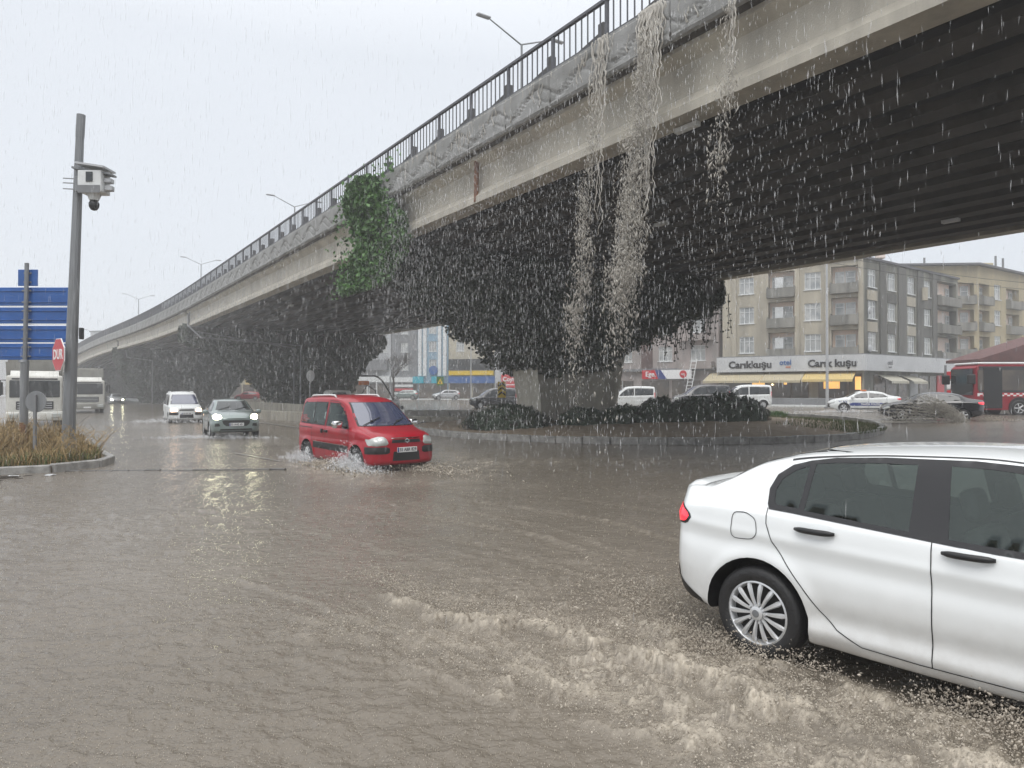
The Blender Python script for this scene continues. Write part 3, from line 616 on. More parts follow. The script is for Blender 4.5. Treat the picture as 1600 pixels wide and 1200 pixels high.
# bright green climber hanging over the girder and fascia at the joint
def climber():
    root = empty('climbing_plant', BP(PF, 26, 6.5), label='bright green climbing plant spilling over the fascia and girder of the viaduct', cat='climbing plant')
    off = Matrix.Translation(-BP(PF, 26, 6.5)); r = np.random.default_rng(5); P = []
    n = 21000; z = r.uniform(5.75, 9.85, n)
    # t extents by height (t grows to the left of the picture)
    tl = np.interp(z, [5.6, 6.2, 6.6, 7.2, 7.8, 8.8, 9.4, 10.3], [28.6, 29.0, 28.3, 27.2, 27.0, 27.2, 27.5, 26.6]); tr = np.interp(z, [5.6, 6.2, 7, 8, 8.8, 9.4, 10.3], [25.0, 23.2, 22.3, 22.6, 23.6, 24.3, 25.2])
    t = tr+(tl-tr)*r.random(n)+.22*vnoise(z*3, z*0+1, 8)
    cx = (t-(tl+tr)/2)/((tl-tr)/2); bul = .48*np.sqrt(np.clip(1-cx**2*.8, .05, 1))+.22*fbm(t*1.6, z*1.6, 3, 3)
    base = PF-.05+(PG-PF)*(1-sstep(7.6, 9.0, z))
    p = base-bul*r.random(n)**.45
    keep = (fbm(t*2.2+4, z*2.2, 12, 3) > -.30+.0*z)|((np.abs(cx) < .5) & (r.random(len(t)) < .8)); t, z, p = t[keep], z[keep], p[keep]
    P = np.stack([p*NX+t*DX, p*NY+t*DY, z], 1); Nn = np.tile([[-NX, -NY, .35]], (len(P), 1))
    m_ = 1600; z2 = r.uniform(5.6, 10.0, m_); t2 = 25.4+r.normal(0, 1.35, m_)+.5*(z2 < 7); p2 = PF-.1-np.abs(r.normal(0, .28, m_))
    sel = (z2 < 9.7+.4*r.random(m_)) & (t2 > 22) & (t2 < 29); t2, z2, p2 = t2[sel], z2[sel], p2[sel]
    P = np.vstack([P, np.stack([p2*NX+t2*DX, p2*NY+t2*DY, z2], 1)]); Nn = np.tile([[-NX, -NY, .35]], (len(P), 1))
    link('foliage', leaf_mesh('foliage', P, Nn, .14, M['leaf_lit'], 9, .9), root, off, kind='stuff')
    b = MB()
    for i in range(14):
        t0 = random.uniform(24.4, 26.8); b.tube([BP(PG-.1+.02*k, t0+random.uniform(-.2, .2), 10-k*.45) for k in range(9)], .025, 5)
    b.build('stem', M['stem'], root, mx=off)
climber()

# ---------------------------------------------------------------- island planting
def shrub(name, label, cx, cy, lx, ly, h, n, seed, rot=0., grp=None, m='leaf_shrub', size=.095):
    r = np.random.default_rng(seed); z0 = mound_z(cx, cy)-.05
    root = empty(name, (cx, cy, z0), rot, label=label, cat='shrub', group=grp)
    d = r.normal(0, 1, (n, 3)); d /= np.linalg.norm(d, axis=1)[:, None]; d[:, 2] = np.abs(d[:, 2])
    rad = (1-.12*np.abs(r.normal(0, 1, n)))[:, None]*(1+.20*fbm(d[:, 0]*3.4+seed, d[:, 1]*3.4+d[:, 2]*2, seed, 4))[:, None]
    P = d*rad*np.array([[lx, ly, h]]); P = np.sign(P)*np.abs(P)
    link('foliage', leaf_mesh('foliage', P, d, size, M[m], seed, .6), root, kind='stuff')
    b = MB(); b.lathe([(.01, h*.86), (.45, h*.78), (.72, h*.55), (.84, .25*h), (.86, -.05)], 20)
    b.v = [(x*lx, y*ly, z) for x, y, z in b.v]; b.build('stem_mass', M['stem'], root)
# left low shrub, then the hedge mounds running right
shrub('shrub', 'low grey green shrub at the left foot of the ivy pier', -.15, 28.6, 1.75, 1.0, .95, 7500, 1)
hx = [(3.0, 29.2, 1.25, .8, .66), (4.7, 29.6, 1.3, .9, .72), (6.3, 30.1, 1.25, .9, 1.0), (7.9, 30.5, 1.25, .95, 1.05), (9.3, 30.9, 1.2, .9, 1.28), (10.3, 31.2, 1., .85, 1.0)]
hl = ['lowest dark shrub in front of the pier, left end of the hedge', 'low dark shrub just right of the pier foot', 'dark rounded shrub in the hedge, middle left', 'dark rounded shrub in the hedge, middle right', 'tallest dark shrub of the hedge, in front of the dark parked car', 'rightmost dark shrub of the hedge, beside the white van']
for i, (a, b_, c, d, e_) in enumerate(hx): shrub('shrub', hl[i], a, b_, c, d, e_, 5200, 20+i, .45, 'dark clipped shrubs on the island')
# scattered white scraps caught in the hedge
tag(drop_o := link('litter', drop_mesh('litter', [(6.0, 28.95, 1.0), (7.4, 29.35, .72), (8.4, 29.4, .9), (5.2, 28.6, .6)], .06, .07, M['white_plain']), kind='stuff'), None)

def blades(name, P, H, W, m, seed=0, lean=.35, parent=None, off=None, **k):
    r = np.random.default_rng(seed); n = len(P); P = np.asarray(P, float); H = np.broadcast_to(H, n)*r.uniform(.5, 1.3, n)
    a = r.uniform(0, 6.28, n); dr = np.stack([np.cos(a), np.sin(a), 0*a], 1); le = (np.abs(r.normal(0, lean, n))*H)[:, None]; W = np.broadcast_to(W, n)[:, None]
    s = np.stack([-np.sin(a), np.cos(a), 0*a], 1)*W/2; up = np.array([[0, 0, 1.]])
    m1 = P+up*(H*.55)[:, None]+dr*le*.35; tp = P+up*H[:, None]*.95+dr*le
    V = np.stack([P-s, P+s, m1+s*.8, m1-s*.8, tp+s*.15, tp-s*.15], 1).reshape(-1, 3)
    F = (np.array([[0, 1, 2, 3], [3, 2, 4, 5]])[None]+np.arange(n)[:, None, None]*6).reshape(-1, 4)
    return link(name, npmesh(name, V, F, m), parent, off, **k)
# grass on the back and right of the island
P = []
while len(P) < 9000:
    a = random.uniform(-.9, 2.6); r_ = IR*math.sqrt(random.uniform(.42, .985))
    if random.random() < (.25+.75*sstep(.70, .93, r_/IR)): x, y = IC[0]+r_*math.cos(a), IC[1]+r_*math.sin(a); P.append((x, y, mound_z(x, y)+.1*gz(x, y)-.01))
blades('grass', P, .13, .02, M['grass'], 4, kind='stuff')
P = [(15.1+random.gauss(0, .25), 40.5+random.gauss(0, .3), .33) for _ in range(500)]
blades('grass', P, .3, .03, M['leaf_lit'], 5, kind='stuff')

# ---------------------------------------------------------------- left verge
VG = [(-40, 15.3), (-11.2, 15.35), (-10.3, 15.9), (-9.85, 16.9), (-10.15, 18.0), (-11.4, 19.7), (-13.8, 22.6), (-20.0, 29.5), (-40, 36)]
def verge():
    root = empty('verge', (-14, 18, 0)); tag(root, kind='structure'); off = Matrix.Translation((14, -18, 0))
    MB().prism([(x, y) for x, y in VG], -.05, .13, 'xy').build('soil', M['soil'], root, mx=off)
    st = MB().rbox(-.49, .49, -.09, .09, -.1, .17, .02, 1).mesh('kerb_stone', M['kerb'])
    def run(a, b, shift):
        L = math.hypot(b[0]-a[0], b[1]-a[1]); n = max(1, round(L)); an = math.atan2(b[1]-a[1], b[0]-a[0])
        for i in range(n):
            x = a[0]+(b[0]-a[0])*(i+.5)/n; y = a[1]+(b[1]-a[1])*(i+.5)/n
            link('kerb_stone', st, root, off @ Matrix.Translation((x, y-shift, random.uniform(-.02, .02))) @ Matrix.Rotation(an, 4, 'Z') @ Matrix.Diagonal((L/n, 1, 1, 1)))
    run((-20, 15.3), (-11.2, 15.35), .05)
    for a, b in zip(VG[1:-2], VG[2:-1]): run(a, b, 0)
verge()
def inpoly2(x, y, poly):
    c = False; j = len(poly)-1
    for i in range(len(poly)):
        (xi, yi), (xj, yj) = poly[i], poly[j]
        if ((yi > y) != (yj > y)) and (x < (xj-xi)*(y-yi)/(yj-yi)+xi): c = not c
        j = i
    return c
def inv(n, fx, sd):
    r = np.random.default_rng(sd); out_ = []
    while len(out_) < n:
        x = r.uniform(-20, -10); y = r.uniform(15.5, 23)
        if not (inpoly2(x+.22, y, VG) and inpoly2(x, y-.25, VG)) or y > 22: continue
        if fx(x, y, r): out_.append((x, y, .11))
    return out_
P = inv(11000, lambda x, y, r: r.random() < .25+.75*(.5+.9*float(vnoise(np.float64(x*.9), np.float64(y*.9), 3)))*(1 if x < -11.8 else .45)*(.25+.75*(fbm(np.float64(x*2.1), np.float64(y*2.1), 6, 2) > -.1)), 3)
blades('dry_grass', P, [(.26+.5*float(sstep(-11.6, -13.0, p[0])))*(.7+.8*float(abs(vnoise(np.float64(p[0]*1.7), np.float64(p[1]*1.7), 2)))) for p in P], .022, M['dry'], 7, .75, kind='stuff')
P = inv(12000, lambda x, y, r: r.random() < (.95 if x > -11.9 else .3), 8)
blades('grass', P, .22, .022, M['grass'], 8, .6, kind='stuff')
P = inv(1800, lambda x, y, r: x > -12.2, 18)
blades('dry_grass', P, .30, .02, M['dry'], 27, .6, kind='stuff')
b = MB()
for i in range(85):
    x = random.gauss(-12.9, .9) if i < 50 else random.gauss(-10.55, .3); y = random.uniform(16.3, 18.5); x = min(x, -10.15); z = .1; pts = [(x, y, z)]; a = random.uniform(0, 6.28); L = random.uniform(.5, 1.15)*(1 if i < 50 else .8)
    for k in range(1, 6): a += random.uniform(-.5, .5); pts.append((x+math.cos(a)*L*.13*k, y+math.sin(a)*L*.13*k, z+L*math.sin(k*.36)*.85))
    b.tube(pts, [.009, .009, .008, .007, .005, .003], 4, cap=False)
    for k in (2, 3, 4):
        q = Vector(pts[k]); aa = random.uniform(0, 6.28); b.tube([q, q+Vector((math.cos(aa)*.14, math.sin(aa)*.14, .12)), q+Vector((math.cos(aa)*.24, math.sin(aa)*.24, .16))], [.006, .005, .002], 4, cap=False)
b.build('dry_stems', M['dry'], kind='stuff', label=None)
# debris washed up on the corner
for i, (x, y, s, mt, lb) in enumerate([(-10.55, 15.0, .09, 'white_plain', 'white crumpled plastic scrap floating by the verge kerb'), (-9.9, 15.25, .08, 'steel_light', 'pale grey scrap floating right of the white scrap by the kerb'), (-10.9, 14.3, .1, 'rust', 'small brown scrap floating lowest in front of the verge corner')]):
    bm = bmesh.new(); bmesh.ops.create_icosphere(bm, subdivisions=2, radius=1)
    for v in bm.verts: v.co = Vector((v.co.x*s*1.5, v.co.y*s, v.co.z*s*.25))*random.uniform(.7, 1.2)
    me = bpy.data.meshes.new('scrap'); bm.to_mesh(me); bm.free(); me.materials.append(M[mt]); link('scrap', me, None, Matrix.Translation((x, y, .02)), label=lb, cat='litter')
b = MB()
for i in range(60):
    x = random.gauss(-10.7, .3); y = random.gauss(14.5, .35); a = random.uniform(-.6, 1.2); L = random.uniform(.08, .3); b.tube([(x, y, .03), (x+L*math.cos(a), y+L*math.sin(a), .035)], .008, 4)
b.build('twigs', M['stem'], kind='stuff')
# a line of flush channel stones just breaking the water between verge and lane
b = empty('drain_channel', (-8.2, 16.3, 0)); tag(b, kind='structure')
cm = MB().rbox(-.24, .24, -.07, .07, -.1, .035, .01, 1).mesh('channel_stone', M['guard'])
for i in range(14): link('channel_stone', cm, b, Matrix.Translation((-1.75+.54*i*.62*1.0*1.05, -.15+.018*i, random.uniform(-.03, .0))) @ Matrix.Diagonal((.68, .8, 1, 1)))
# faded lane markings showing through the shallow water
for i, (p, q, wd) in enumerate([(Vector((-8.1, 20.7, .016)), Vector((-5.9, 18.2, .016)), .05), (Vector((-14.4, 40.5, .02)), Vector((-9.6, 33.6, .02)), .13)]):
    d = (q-p).normalized(); s = Vector((-d.y, d.x, 0))*wd; MB().add([p-s, p+s, q+s, q-s], [(0, 1, 2, 3)]).build('lane_marking', M['line'], kind='structure')
# low walls and pale kerbs under the viaduct
def low_wall(name, a, b, h, w_, m, lb, cat='wall', n=0):
    a = Vector((*a, gz(*a)-.1)); b = Vector((*b, gz(*b)-.1)); L = (b-a).length; o = empty(name, a, math.atan2(b.y-a.y, b.x-a.x), label=lb, cat=cat)
    k = max(1, n or round(L/1.5)); me = MB().rbox(.01, L/k-.01, -w_/2, w_/2, 0, h+.1, .02, 1).mesh('block', M[m])
    for i in range(k): link('block', me, o, Matrix.Translation((L/k*i, 0, 0)))
low_wall('median_kerb', (-84, 150), (-38, 84), .42, .4, 'white_plain', 'white painted concrete median kerb running along the foot of the viaduct', 'kerb', 40)
low_wall('planter_wall', (-6.6, 44), (-2.4, 43.5), .62, .4, 'concrete', 'low grey concrete wall behind the red car roof, upper of two', 'wall')
low_wall('planter_wall', (-7.0, 37), (-1.2, 36), .50, .4, 'pier', 'low dark concrete wall behind the red car, lower of two', 'wall')
low_wall('planter_wall', (-17.5, 47), (-9, 38.5), .55, .5, 'pier', 'long dark low wall under the viaduct behind the grey car', 'wall')
low_wall('planter_wall', (-31, 74), (-13.5, 46.5), .9, .5, 'pier', 'long dark parapet wall in the shade behind the white van', 'wall')
# ---------------------------------------------------------------- car body builder
def pchip(xs, ys, x):
    xs = np.asarray(xs, float); ys = np.asarray(ys, float); h = np.diff(xs); d = np.diff(ys)/h; m = np.zeros_like(ys)
    for i in range(1, len(xs)-1):
        if d[i-1]*d[i] > 0: w1 = 2*h[i]+h[i-1]; w2 = h[i]+2*h[i-1]; m[i] = (w1+w2)/(w1/d[i-1]+w2/d[i])
    m[0] = d[0]; m[-1] = d[-1]
    i = np.clip(np.searchsorted(xs, x)-1, 0, len(xs)-2); t = (x-xs[i])/h[i]
    return (2*t**3-3*t**2+1)*ys[i]+(t**3-2*t**2+t)*h[i]*m[i]+(-2*t**3+3*t**2)*ys[i+1]+(t**3-t**2)*h[i]*m[i+1]
def body_mesh(T, m, nst=80, sub=2, bowf=.16, bowr=.14, split=1, yadj=None, wheels=(), wr=.36, hw_wheel=.6, arch_dark=True, rake=None):
    """T rows: x, zb, hw, zs, zbelt, hwb, ze, hwr, zr"""
    T = np.array(T, float); x0, x1 = T[0, 0], T[-1, 0]
    u = np.linspace(0, 1, nst); X = x0+(x1-x0)*(u-.055*np.sin(2*np.pi*u)/(2*np.pi)*4)
    C = [pchip(T[:, 0], T[:, i], X) for i in range(1, 9)]
    rings = []
    for i in range(nst):
        zb, hw, zs, zbelt, hwb, ze, hwr, zr = [c[i] for c in C]
        pts = np.array([(0, zb), (hw-.12, zb), (hw-.02, zb+.035), (hw, zs*.6+zb*.4), (hw, zs), (hwb+.012, zbelt-.03), (hwb-.028, zbelt+.018), (hwr+.03, ze-.03), (hwr-.03, ze+.02), (hwr*.55, zr-.35*(zr-ze)*.35), (0, zr)])
        for _ in range(sub):
            q = [pts[0]]
            for k in range(len(pts)-1):
                a, b = pts[k], pts[k+1]
                if k > 0: q.append(.75*a+.25*b)
                if k < len(pts)-2: q.append(.25*a+.75*b)
            q.append(pts[-1]); pts = np.array(q)
        for _ in range(split-1): 
            mid = (pts[:-1]+pts[1:])/2; q = np.empty((len(pts)+len(mid), 2)); q[0::2] = pts; q[1::2] = mid; pts = q
        if yadj is not None: pts[:, 0] = pts[:, 0]+np.sign(pts[:, 0])*yadj(X[i], pts[:, 1])*(pts[:, 0] > .3)
        full = np.vstack([pts, np.stack([-pts[-2:0:-1, 0], pts[-2:0:-1, 1]], 1)]); rings.append(full)
    n = len(rings[0]); V = []; F = []
    def put(ring, x, i):
        zb, zr = C[0][i], C[7][i]
        for y, z in ring:
            ef = max(0., (x-(x1-.75))/.75)**2; er = max(0., ((x0+.75)-x)/.75)**2; hw = C[1][i]
            xx = x-ef*bowf*(abs(y)/.85)**2.4+er*bowr*(abs(y)/.85)**2.4
            if rake: xx += rake(x, z, ef, er)
            V.append((xx, y, z))
    for i in range(nst): put(rings[i], X[i], i)
    for i in range(nst-1):
        for k in range(n): k2 = (k+1) % n; F.append((i*n+k, (i+1)*n+k, (i+1)*n+k2, i*n+k2))
    for end, i in ((0, 0), (1, nst-1)):
        zc = (C[0][i]+C[7][i])/2; prev = i*n; g = 5
        for s in range(1, g+1):
            if s < g:
                base = len(V); put([(y*(1-s/g), zc+(z-zc)*(1-s/g)) for y, z in rings[i]], X[i], i)
                for k in range(n):
                    k2 = (k+1) % n; q = (prev+k, prev+k2, base+k2, base+k); F.append(q if end == 0 else q[::-1])
                prev = base
            else:
                base = len(V); put([(0, zc)], X[i], i)
                for k in range(n):
                    k2 = (k+1) % n; q = (prev+k, prev+k2, base); F.append(q if end == 0 else q[::-1])
    me = bpy.data.meshes.new('body'); me.from_pydata(V, [], F)
    for q in (m, M['black']): me.materials.append(q)
    bm = bmesh.new(); bm.from_mesh(me); bmesh.ops.recalc_face_normals(bm, faces=bm.faces[:]); bm.to_mesh(me); bm.free()
    if wheels:
        o = bpy.data.objects.new('tmp', me); col.objects.link(o); cut = MB()
        for wx in wheels:
            for s in (-1, 1):
                V_ = []; k_ = 40
                for yy in (s*hw_wheel, s*1.2):
                    for k in range(k_): a = 2*math.pi*k/k_; V_.append((wx+wr*math.cos(a), yy, .315+wr*math.sin(a)))
                cut.add(V_, [tuple(range(k_)), tuple(range(2*k_-1, k_-1, -1))]+[(k, k_+k, k_+(k+1) % k_, (k+1) % k_) for k in range(k_)], 0)
        co = cut.build('tmpcut', M['black']); md = o.modifiers.new('b', 'BOOLEAN'); md.operation = 'DIFFERENCE'; md.object = co; md.solver = 'EXACT'
        dg = bpy.context.evaluated_depsgraph_get(); me2 = bpy.data.meshes.new_from_object(o.evaluated_get(dg))
        bpy.data.objects.remove(o); bpy.data.objects.remove(co); me = me2
        mi = []
        for p in me.polygons:
            c = p.center; d = 0
            for wx in wheels:
                rr = math.hypot(c.x-wx, c.z-.315)
                if rr < wr*1.004 and abs(c.y) > hw_wheel-.01 and (abs(p.normal.y) < .35 or abs(abs(c.y)-hw_wheel) < .004): d = 1
            mi.append(d)
        while len(me.materials) < 2: me.materials.append(M['black'])
        me.materials[0] = m; me.materials[1] = M['black']; me.polygons.foreach_set('material_index', mi)
    me.polygons.foreach_set('use_smooth', [True]*len(me.polygons))
    bm = bmesh.new(); bm.from_mesh(me)
    for e_ in bm.edges:
        if len(e_.link_faces) == 2 and e_.calc_face_angle(0) > R(48): e_.smooth = False
    bm.to_mesh(me); bm.free()
    return me
def inpoly(x, y, poly):
    c = False; n = len(poly); j = n-1
    for i in range(n):
        xi, yi = poly[i]; xj, yj = poly[j]
        if ((yi > y) != (yj > y)) and (x < (xj-xi)*(y-yi)/(yj-yi)+xi): c = not c
        j = i
    return c
def densify(poly, step, rnd=0):
    for _ in range(rnd):                       # round the corners
        q = []
        for i in range(len(poly)):
            a, b = Vector(poly[i]), Vector(poly[(i+1) % len(poly)]); q += [tuple(a*.82+b*.18), tuple(a*.18+b*.82)]
        poly = q
    out_ = []
    for i in range(len(poly)):
        a, b = Vector(poly[i]), Vector(poly[(i+1) % len(poly)]); n = max(1, int((b-a).length/step))
        out_ += [tuple(a+(b-a)*k/n) for k in range(n)]
    return out_
class Skin:
    def __init__(s, me):
        bm = bmesh.new(); bm.from_mesh(me); s.bvh = BVHTree.FromBMesh(bm); bm.free()
    def hit(s, view, a, b):
        if view in ('L', 'R'):
            sg = 1 if view == 'L' else -1; r = s.bvh.ray_cast(Vector((a, 3*sg, b)), Vector((0, -sg, 0)))
        elif view == 'F': r = s.bvh.ray_cast(Vector((6, a, b)), Vector((-1, 0, 0)))
        elif view == 'B': r = s.bvh.ray_cast(Vector((-6, a, b)), Vector((1, 0, 0)))
        else: r = s.bvh.ray_cast(Vector((a, b, 5)), Vector((0, 0, -1)))
        if r[0] is None:
            g = {'L': (a, .8, b), 'R': (a, -.8, b), 'F': (2.5, a, b), 'B': (-2.5, a, b), 'T': (a, b, 1.5)}[view]; r = s.bvh.find_nearest(Vector(g))
        return r[0], r[1]
def patch(skin, view, poly, off=.004, holes=(), step=.05, dome=0., rnd=0, thick=0.):
    """a crisp-edged sheet laid on the body: polygon in side (x,z), front/back (y,z) or top (x,y) view"""
    P = densify(poly, step, rnd); H = [densify(h, step, rnd) for h in holes]
    vs_ = [Vector(p) for p in P]; ed = [(i, (i+1) % len(P)) for i in range(len(P))]
    for h in H: o = len(vs_); vs_ += [Vector(p) for p in h]; ed += [(o+i, o+(i+1) % len(h)) for i in range(len(h))]
    xs = [p[0] for p in P]; ys = [p[1] for p in P]
    g = step
    yy = min(ys)+g
    while yy < max(ys):
        xx = min(xs)+g
        while xx < max(xs):
            if inpoly(xx, yy, P) and not any(inpoly(xx, yy, h) for h in H):
                if min((Vector((xx, yy))-Vector(p)).length for p in P) > g*.5: vs_.append(Vector((xx, yy)))
            xx += g
        yy += g
    v2, _, f2, *_ = delaunay_2d_cdt(vs_, ed, [], 0, 1e-5)
    F = []
    for f in f2:
        c = sum((v2[i] for i in f), Vector((0, 0)))/len(f)
        if inpoly(c.x, c.y, P) and not any(inpoly(c.x, c.y, h) for h in H): F.append(tuple(f))
    V = []; hits = [skin.hit(view, p.x, p.y) for p in v2]
    sgn = {'L': Vector((0, 1, 0)), 'R': Vector((0, -1, 0)), 'F': Vector((1, 0, 0)), 'B': Vector((-1, 0, 0)), 'T': Vector((0, 0, 1))}[view]
    for p, (h, n) in zip(v2, hits):
        if n.dot(sgn) < 0: n = -n
        k = 0
        if dome: k = dome*min(1., min((p-Vector(q)).length for q in P)/.06)
        V.append(h+n*(off+k))
    me = bpy.data.meshes.new('patch'); me.from_pydata(V, [], F)
    bm = bmesh.new(); bm.from_mesh(me); bmesh.ops.recalc_face_normals(bm, faces=bm.faces[:])
    if sum(f.normal.dot(sgn) for f in bm.faces) < 0: bmesh.ops.reverse_faces(bm, faces=bm.faces[:])
    bm.to_mesh(me); bm.free(); me.polygons.foreach_set('use_smooth', [True]*len(me.polygons)); return me
def put(name, me, m, par, **k):
    me.materials.clear(); me.materials.append(m); return link(name, me, par, **k)
def seam(skin, view, pts, w_=.006, off=.0035, par=None, m=None, name='seam', step=.04):
    """a thin line on the body surface"""
    P = []
    for i in range(len(pts)-1):
        a, b = Vector(pts[i]), Vector(pts[i+1]); n = max(1, int((b-a).length/step)); P += [a+(b-a)*k/n for k in range(n)]
    P.append(Vector(pts[-1])); V = []; F = []
    for i, p in enumerate(P):
        d = (P[min(i+1, len(P)-1)]-P[max(i-1, 0)]).normalized(); s = Vector((-d.y, d.x))*w_/2
        for q in (p-s, p+s): h, n = skin.hit(view, q.x, q.y); V.append(h+n*off if n.dot(h) > 0 or view in 'FBT' else h+n*off)
    for i in range(len(P)-1): F.append((2*i, 2*i+1, 2*i+3, 2*i+2))
    b = MB(); b.add(V, F); return b.build(name, m or M['black'], par)
def sides(me, polys, dirs=('L', 'R')):
    """remove body faces that a window shows through"""
    bm = bmesh.new(); bm.from_mesh(me); kill = []
    for f in bm.faces:
        if len(f.verts) > 6: continue
        c = f.calc_center_median(); 
        for (view, poly) in polys:
            if view == 'S' and abs(c.y) > .45 and abs(f.normal.y) > .35 and any(inpoly(v.co.x, v.co.z, poly) for v in f.verts): kill.append(f); break
            if view == 'F' and c.x > 0 and f.normal.x > .2 and any(inpoly(v.co.y, v.co.z, poly) for v in f.verts): kill.append(f); break
            if view == 'B' and c.x < 0 and f.normal.x < -.1 and any(inpoly(v.co.y, v.co.z, poly) for v in f.verts): kill.append(f); break
    bmesh.ops.delete(bm, geom=kill, context='FACES'); bm.to_mesh(me); bm.free()
# wheels: tyre (part) > rim (sub-part)
def tyre_mesh(r=.315, w_=.2, ri=.21):
    b = MB(); h = w_/2
    b.lathe([(ri, h-.012), (ri+.015, h+.002), (r*.86, h+.004), (r-.022, h-.004), (r-.004, h-.03), (r, 0), (r-.004, -h+.03), (r-.022, -h+.004), (ri, -h)], 40, 'y'); return b.mesh('wheel', M['tyre'], True)
def rim_mesh(kind, ri=.213, w_=.2):
    b = MB(); h = w_/2
    b.lathe([(ri, h-.012), (ri-.012, h-.006), (ri-.022, h-.02), (ri-.03, h-.07)], 40, 'y', mi=0); b.lathe([(ri-.02, h-.06), (.01, h-.065)], 32, 'y', mi=1)
    n = {'multi': 14, 'five': 5, 'ten': 9, 'steel': 12}[kind]; r0 = .035; r1 = ri-.012
    for k in range(n):
        a = 2*math.pi*k/n
        for dd in ((-.052, .052) if kind == 'never' else (0,)):
            wi, wo = {'multi': (.009, .0185), 'five': (.03, .034), 'ten': (.014, .02), 'steel': (.02, .02)}[kind]
            c, s = math.cos(a), math.sin(a); V = []
            for (rr, hw, y) in ((r0, wi, h-.012), (r1*.55, (wi+wo)/2, h+.002), (r1*.85, wo, h+.0), (r1, wo*.7, h-.012)):
                for e_, dy in ((-1, -.014), (-.55, 0), (.55, 0), (1, -.014)): V.append((rr*c-e_*hw*s, y+dy, rr*s+e_*hw*c))
            F = [(i*4+j, i*4+j+1, i*4+4+j+1, i*4+4+j) for i in range(3) for j in range(3)]; b.add(V, F, 0)
    b.lathe([(.048, h-.03), (.046, h+.004), (.03, h+.010), (.0, h+.011)], 20, 'y'); b.lathe([(.026, h+.0105), (.024, h+.0135), (0, h+.014)], 16, 'y', mi=2)
    if kind == 'multi':
        for k in range(5):
            a = 2*math.pi*k/5+.3; b.lathe([(.009, h-.02), (.009, h+.006), (0, h+.006)], 8, 'y', c=(.062*math.cos(a), 0, .062*math.sin(a)), mi=0)
    return b.mesh('rim', [M['alloy'], M['black'], M['steel']], True, auto=30)
def wheels_on(par, xs, ys, kind='five', r=.315, ri=.205, w_=.2, steer=0., vis=('L', 'R')):
    t = tyre_mesh(r, w_, ri); rm = rim_mesh(kind, ri+.003, w_)
    for x in xs:
        for s in (-1, 1):
            mx = Matrix.Translation((x, s*(ys-w_/2), r)) @ Matrix.Rotation((0 if s > 0 else math.pi)+(steer if x > 0 else 0), 4, 'Z') @ Matrix.Rotation(random.uniform(0, 1), 4, 'Y')
            o = link('wheel', t, par, mx); link('rim', rm, o)
def plate(par, mx, s, w_=.52, h=.115):
    b = MB(); b.rbox(-w_/2, w_/2, -h/2, h/2, -.006, .006, .004, 1); o = b.build('number_plate', M['plate'], par, mx=mx)
    lettering(s, .105, M['ink'], o, Matrix.Translation((.02, 0, .0075)), ext=.001, bold=.002, sx=.86)
    MB().box(-w_/2+.005, -w_/2+.045, -h/2+.005, h/2-.005, .0062, .0085).build('country_strip', M['blue_paint'], o)
FX = axes((0, 0, 0), (0, 1, 0), (0, 0, 1), (1, 0, 0))     # letters facing forward, readable from the front
def mirror(par, x, y, z, m, s=1, sc=1.):
    b = MB(); b.rbox(-.09*sc, .07*sc, -.10*sc, .10*sc, -.075*sc, .075*sc, .045*sc, 3, 0); b.tube([(.02, -s*.10, -.03), (.05, -s*.20, -.07)], .025, 8, 1)
    return b.build('wing_mirror', [m, M['black']], par, True, Matrix.Translation((x, y, z)))
def seats(par, xs, dy=.36, z=.0, m='seat'):
    for x in xs:
        for s in (-1, 1):
            b = MB(); mx = Matrix.Translation((x, s*dy, z)) @ Matrix.Rotation(R(-14), 4, 'Y')
            b.rbox(-.06, .08, -.24, .24, .45, 1.04, .06, 3, mx=mx); b.rbox(-.05, .05, -.13, .13, 1.08, 1.27, .045, 3, mx=mx); b.rbox(-.02, .45, -.25, .25, .38, .52, .05, 2, mx=Matrix.Translation((x, s*dy, z)))
            b.build('seat', M[m], par, True)

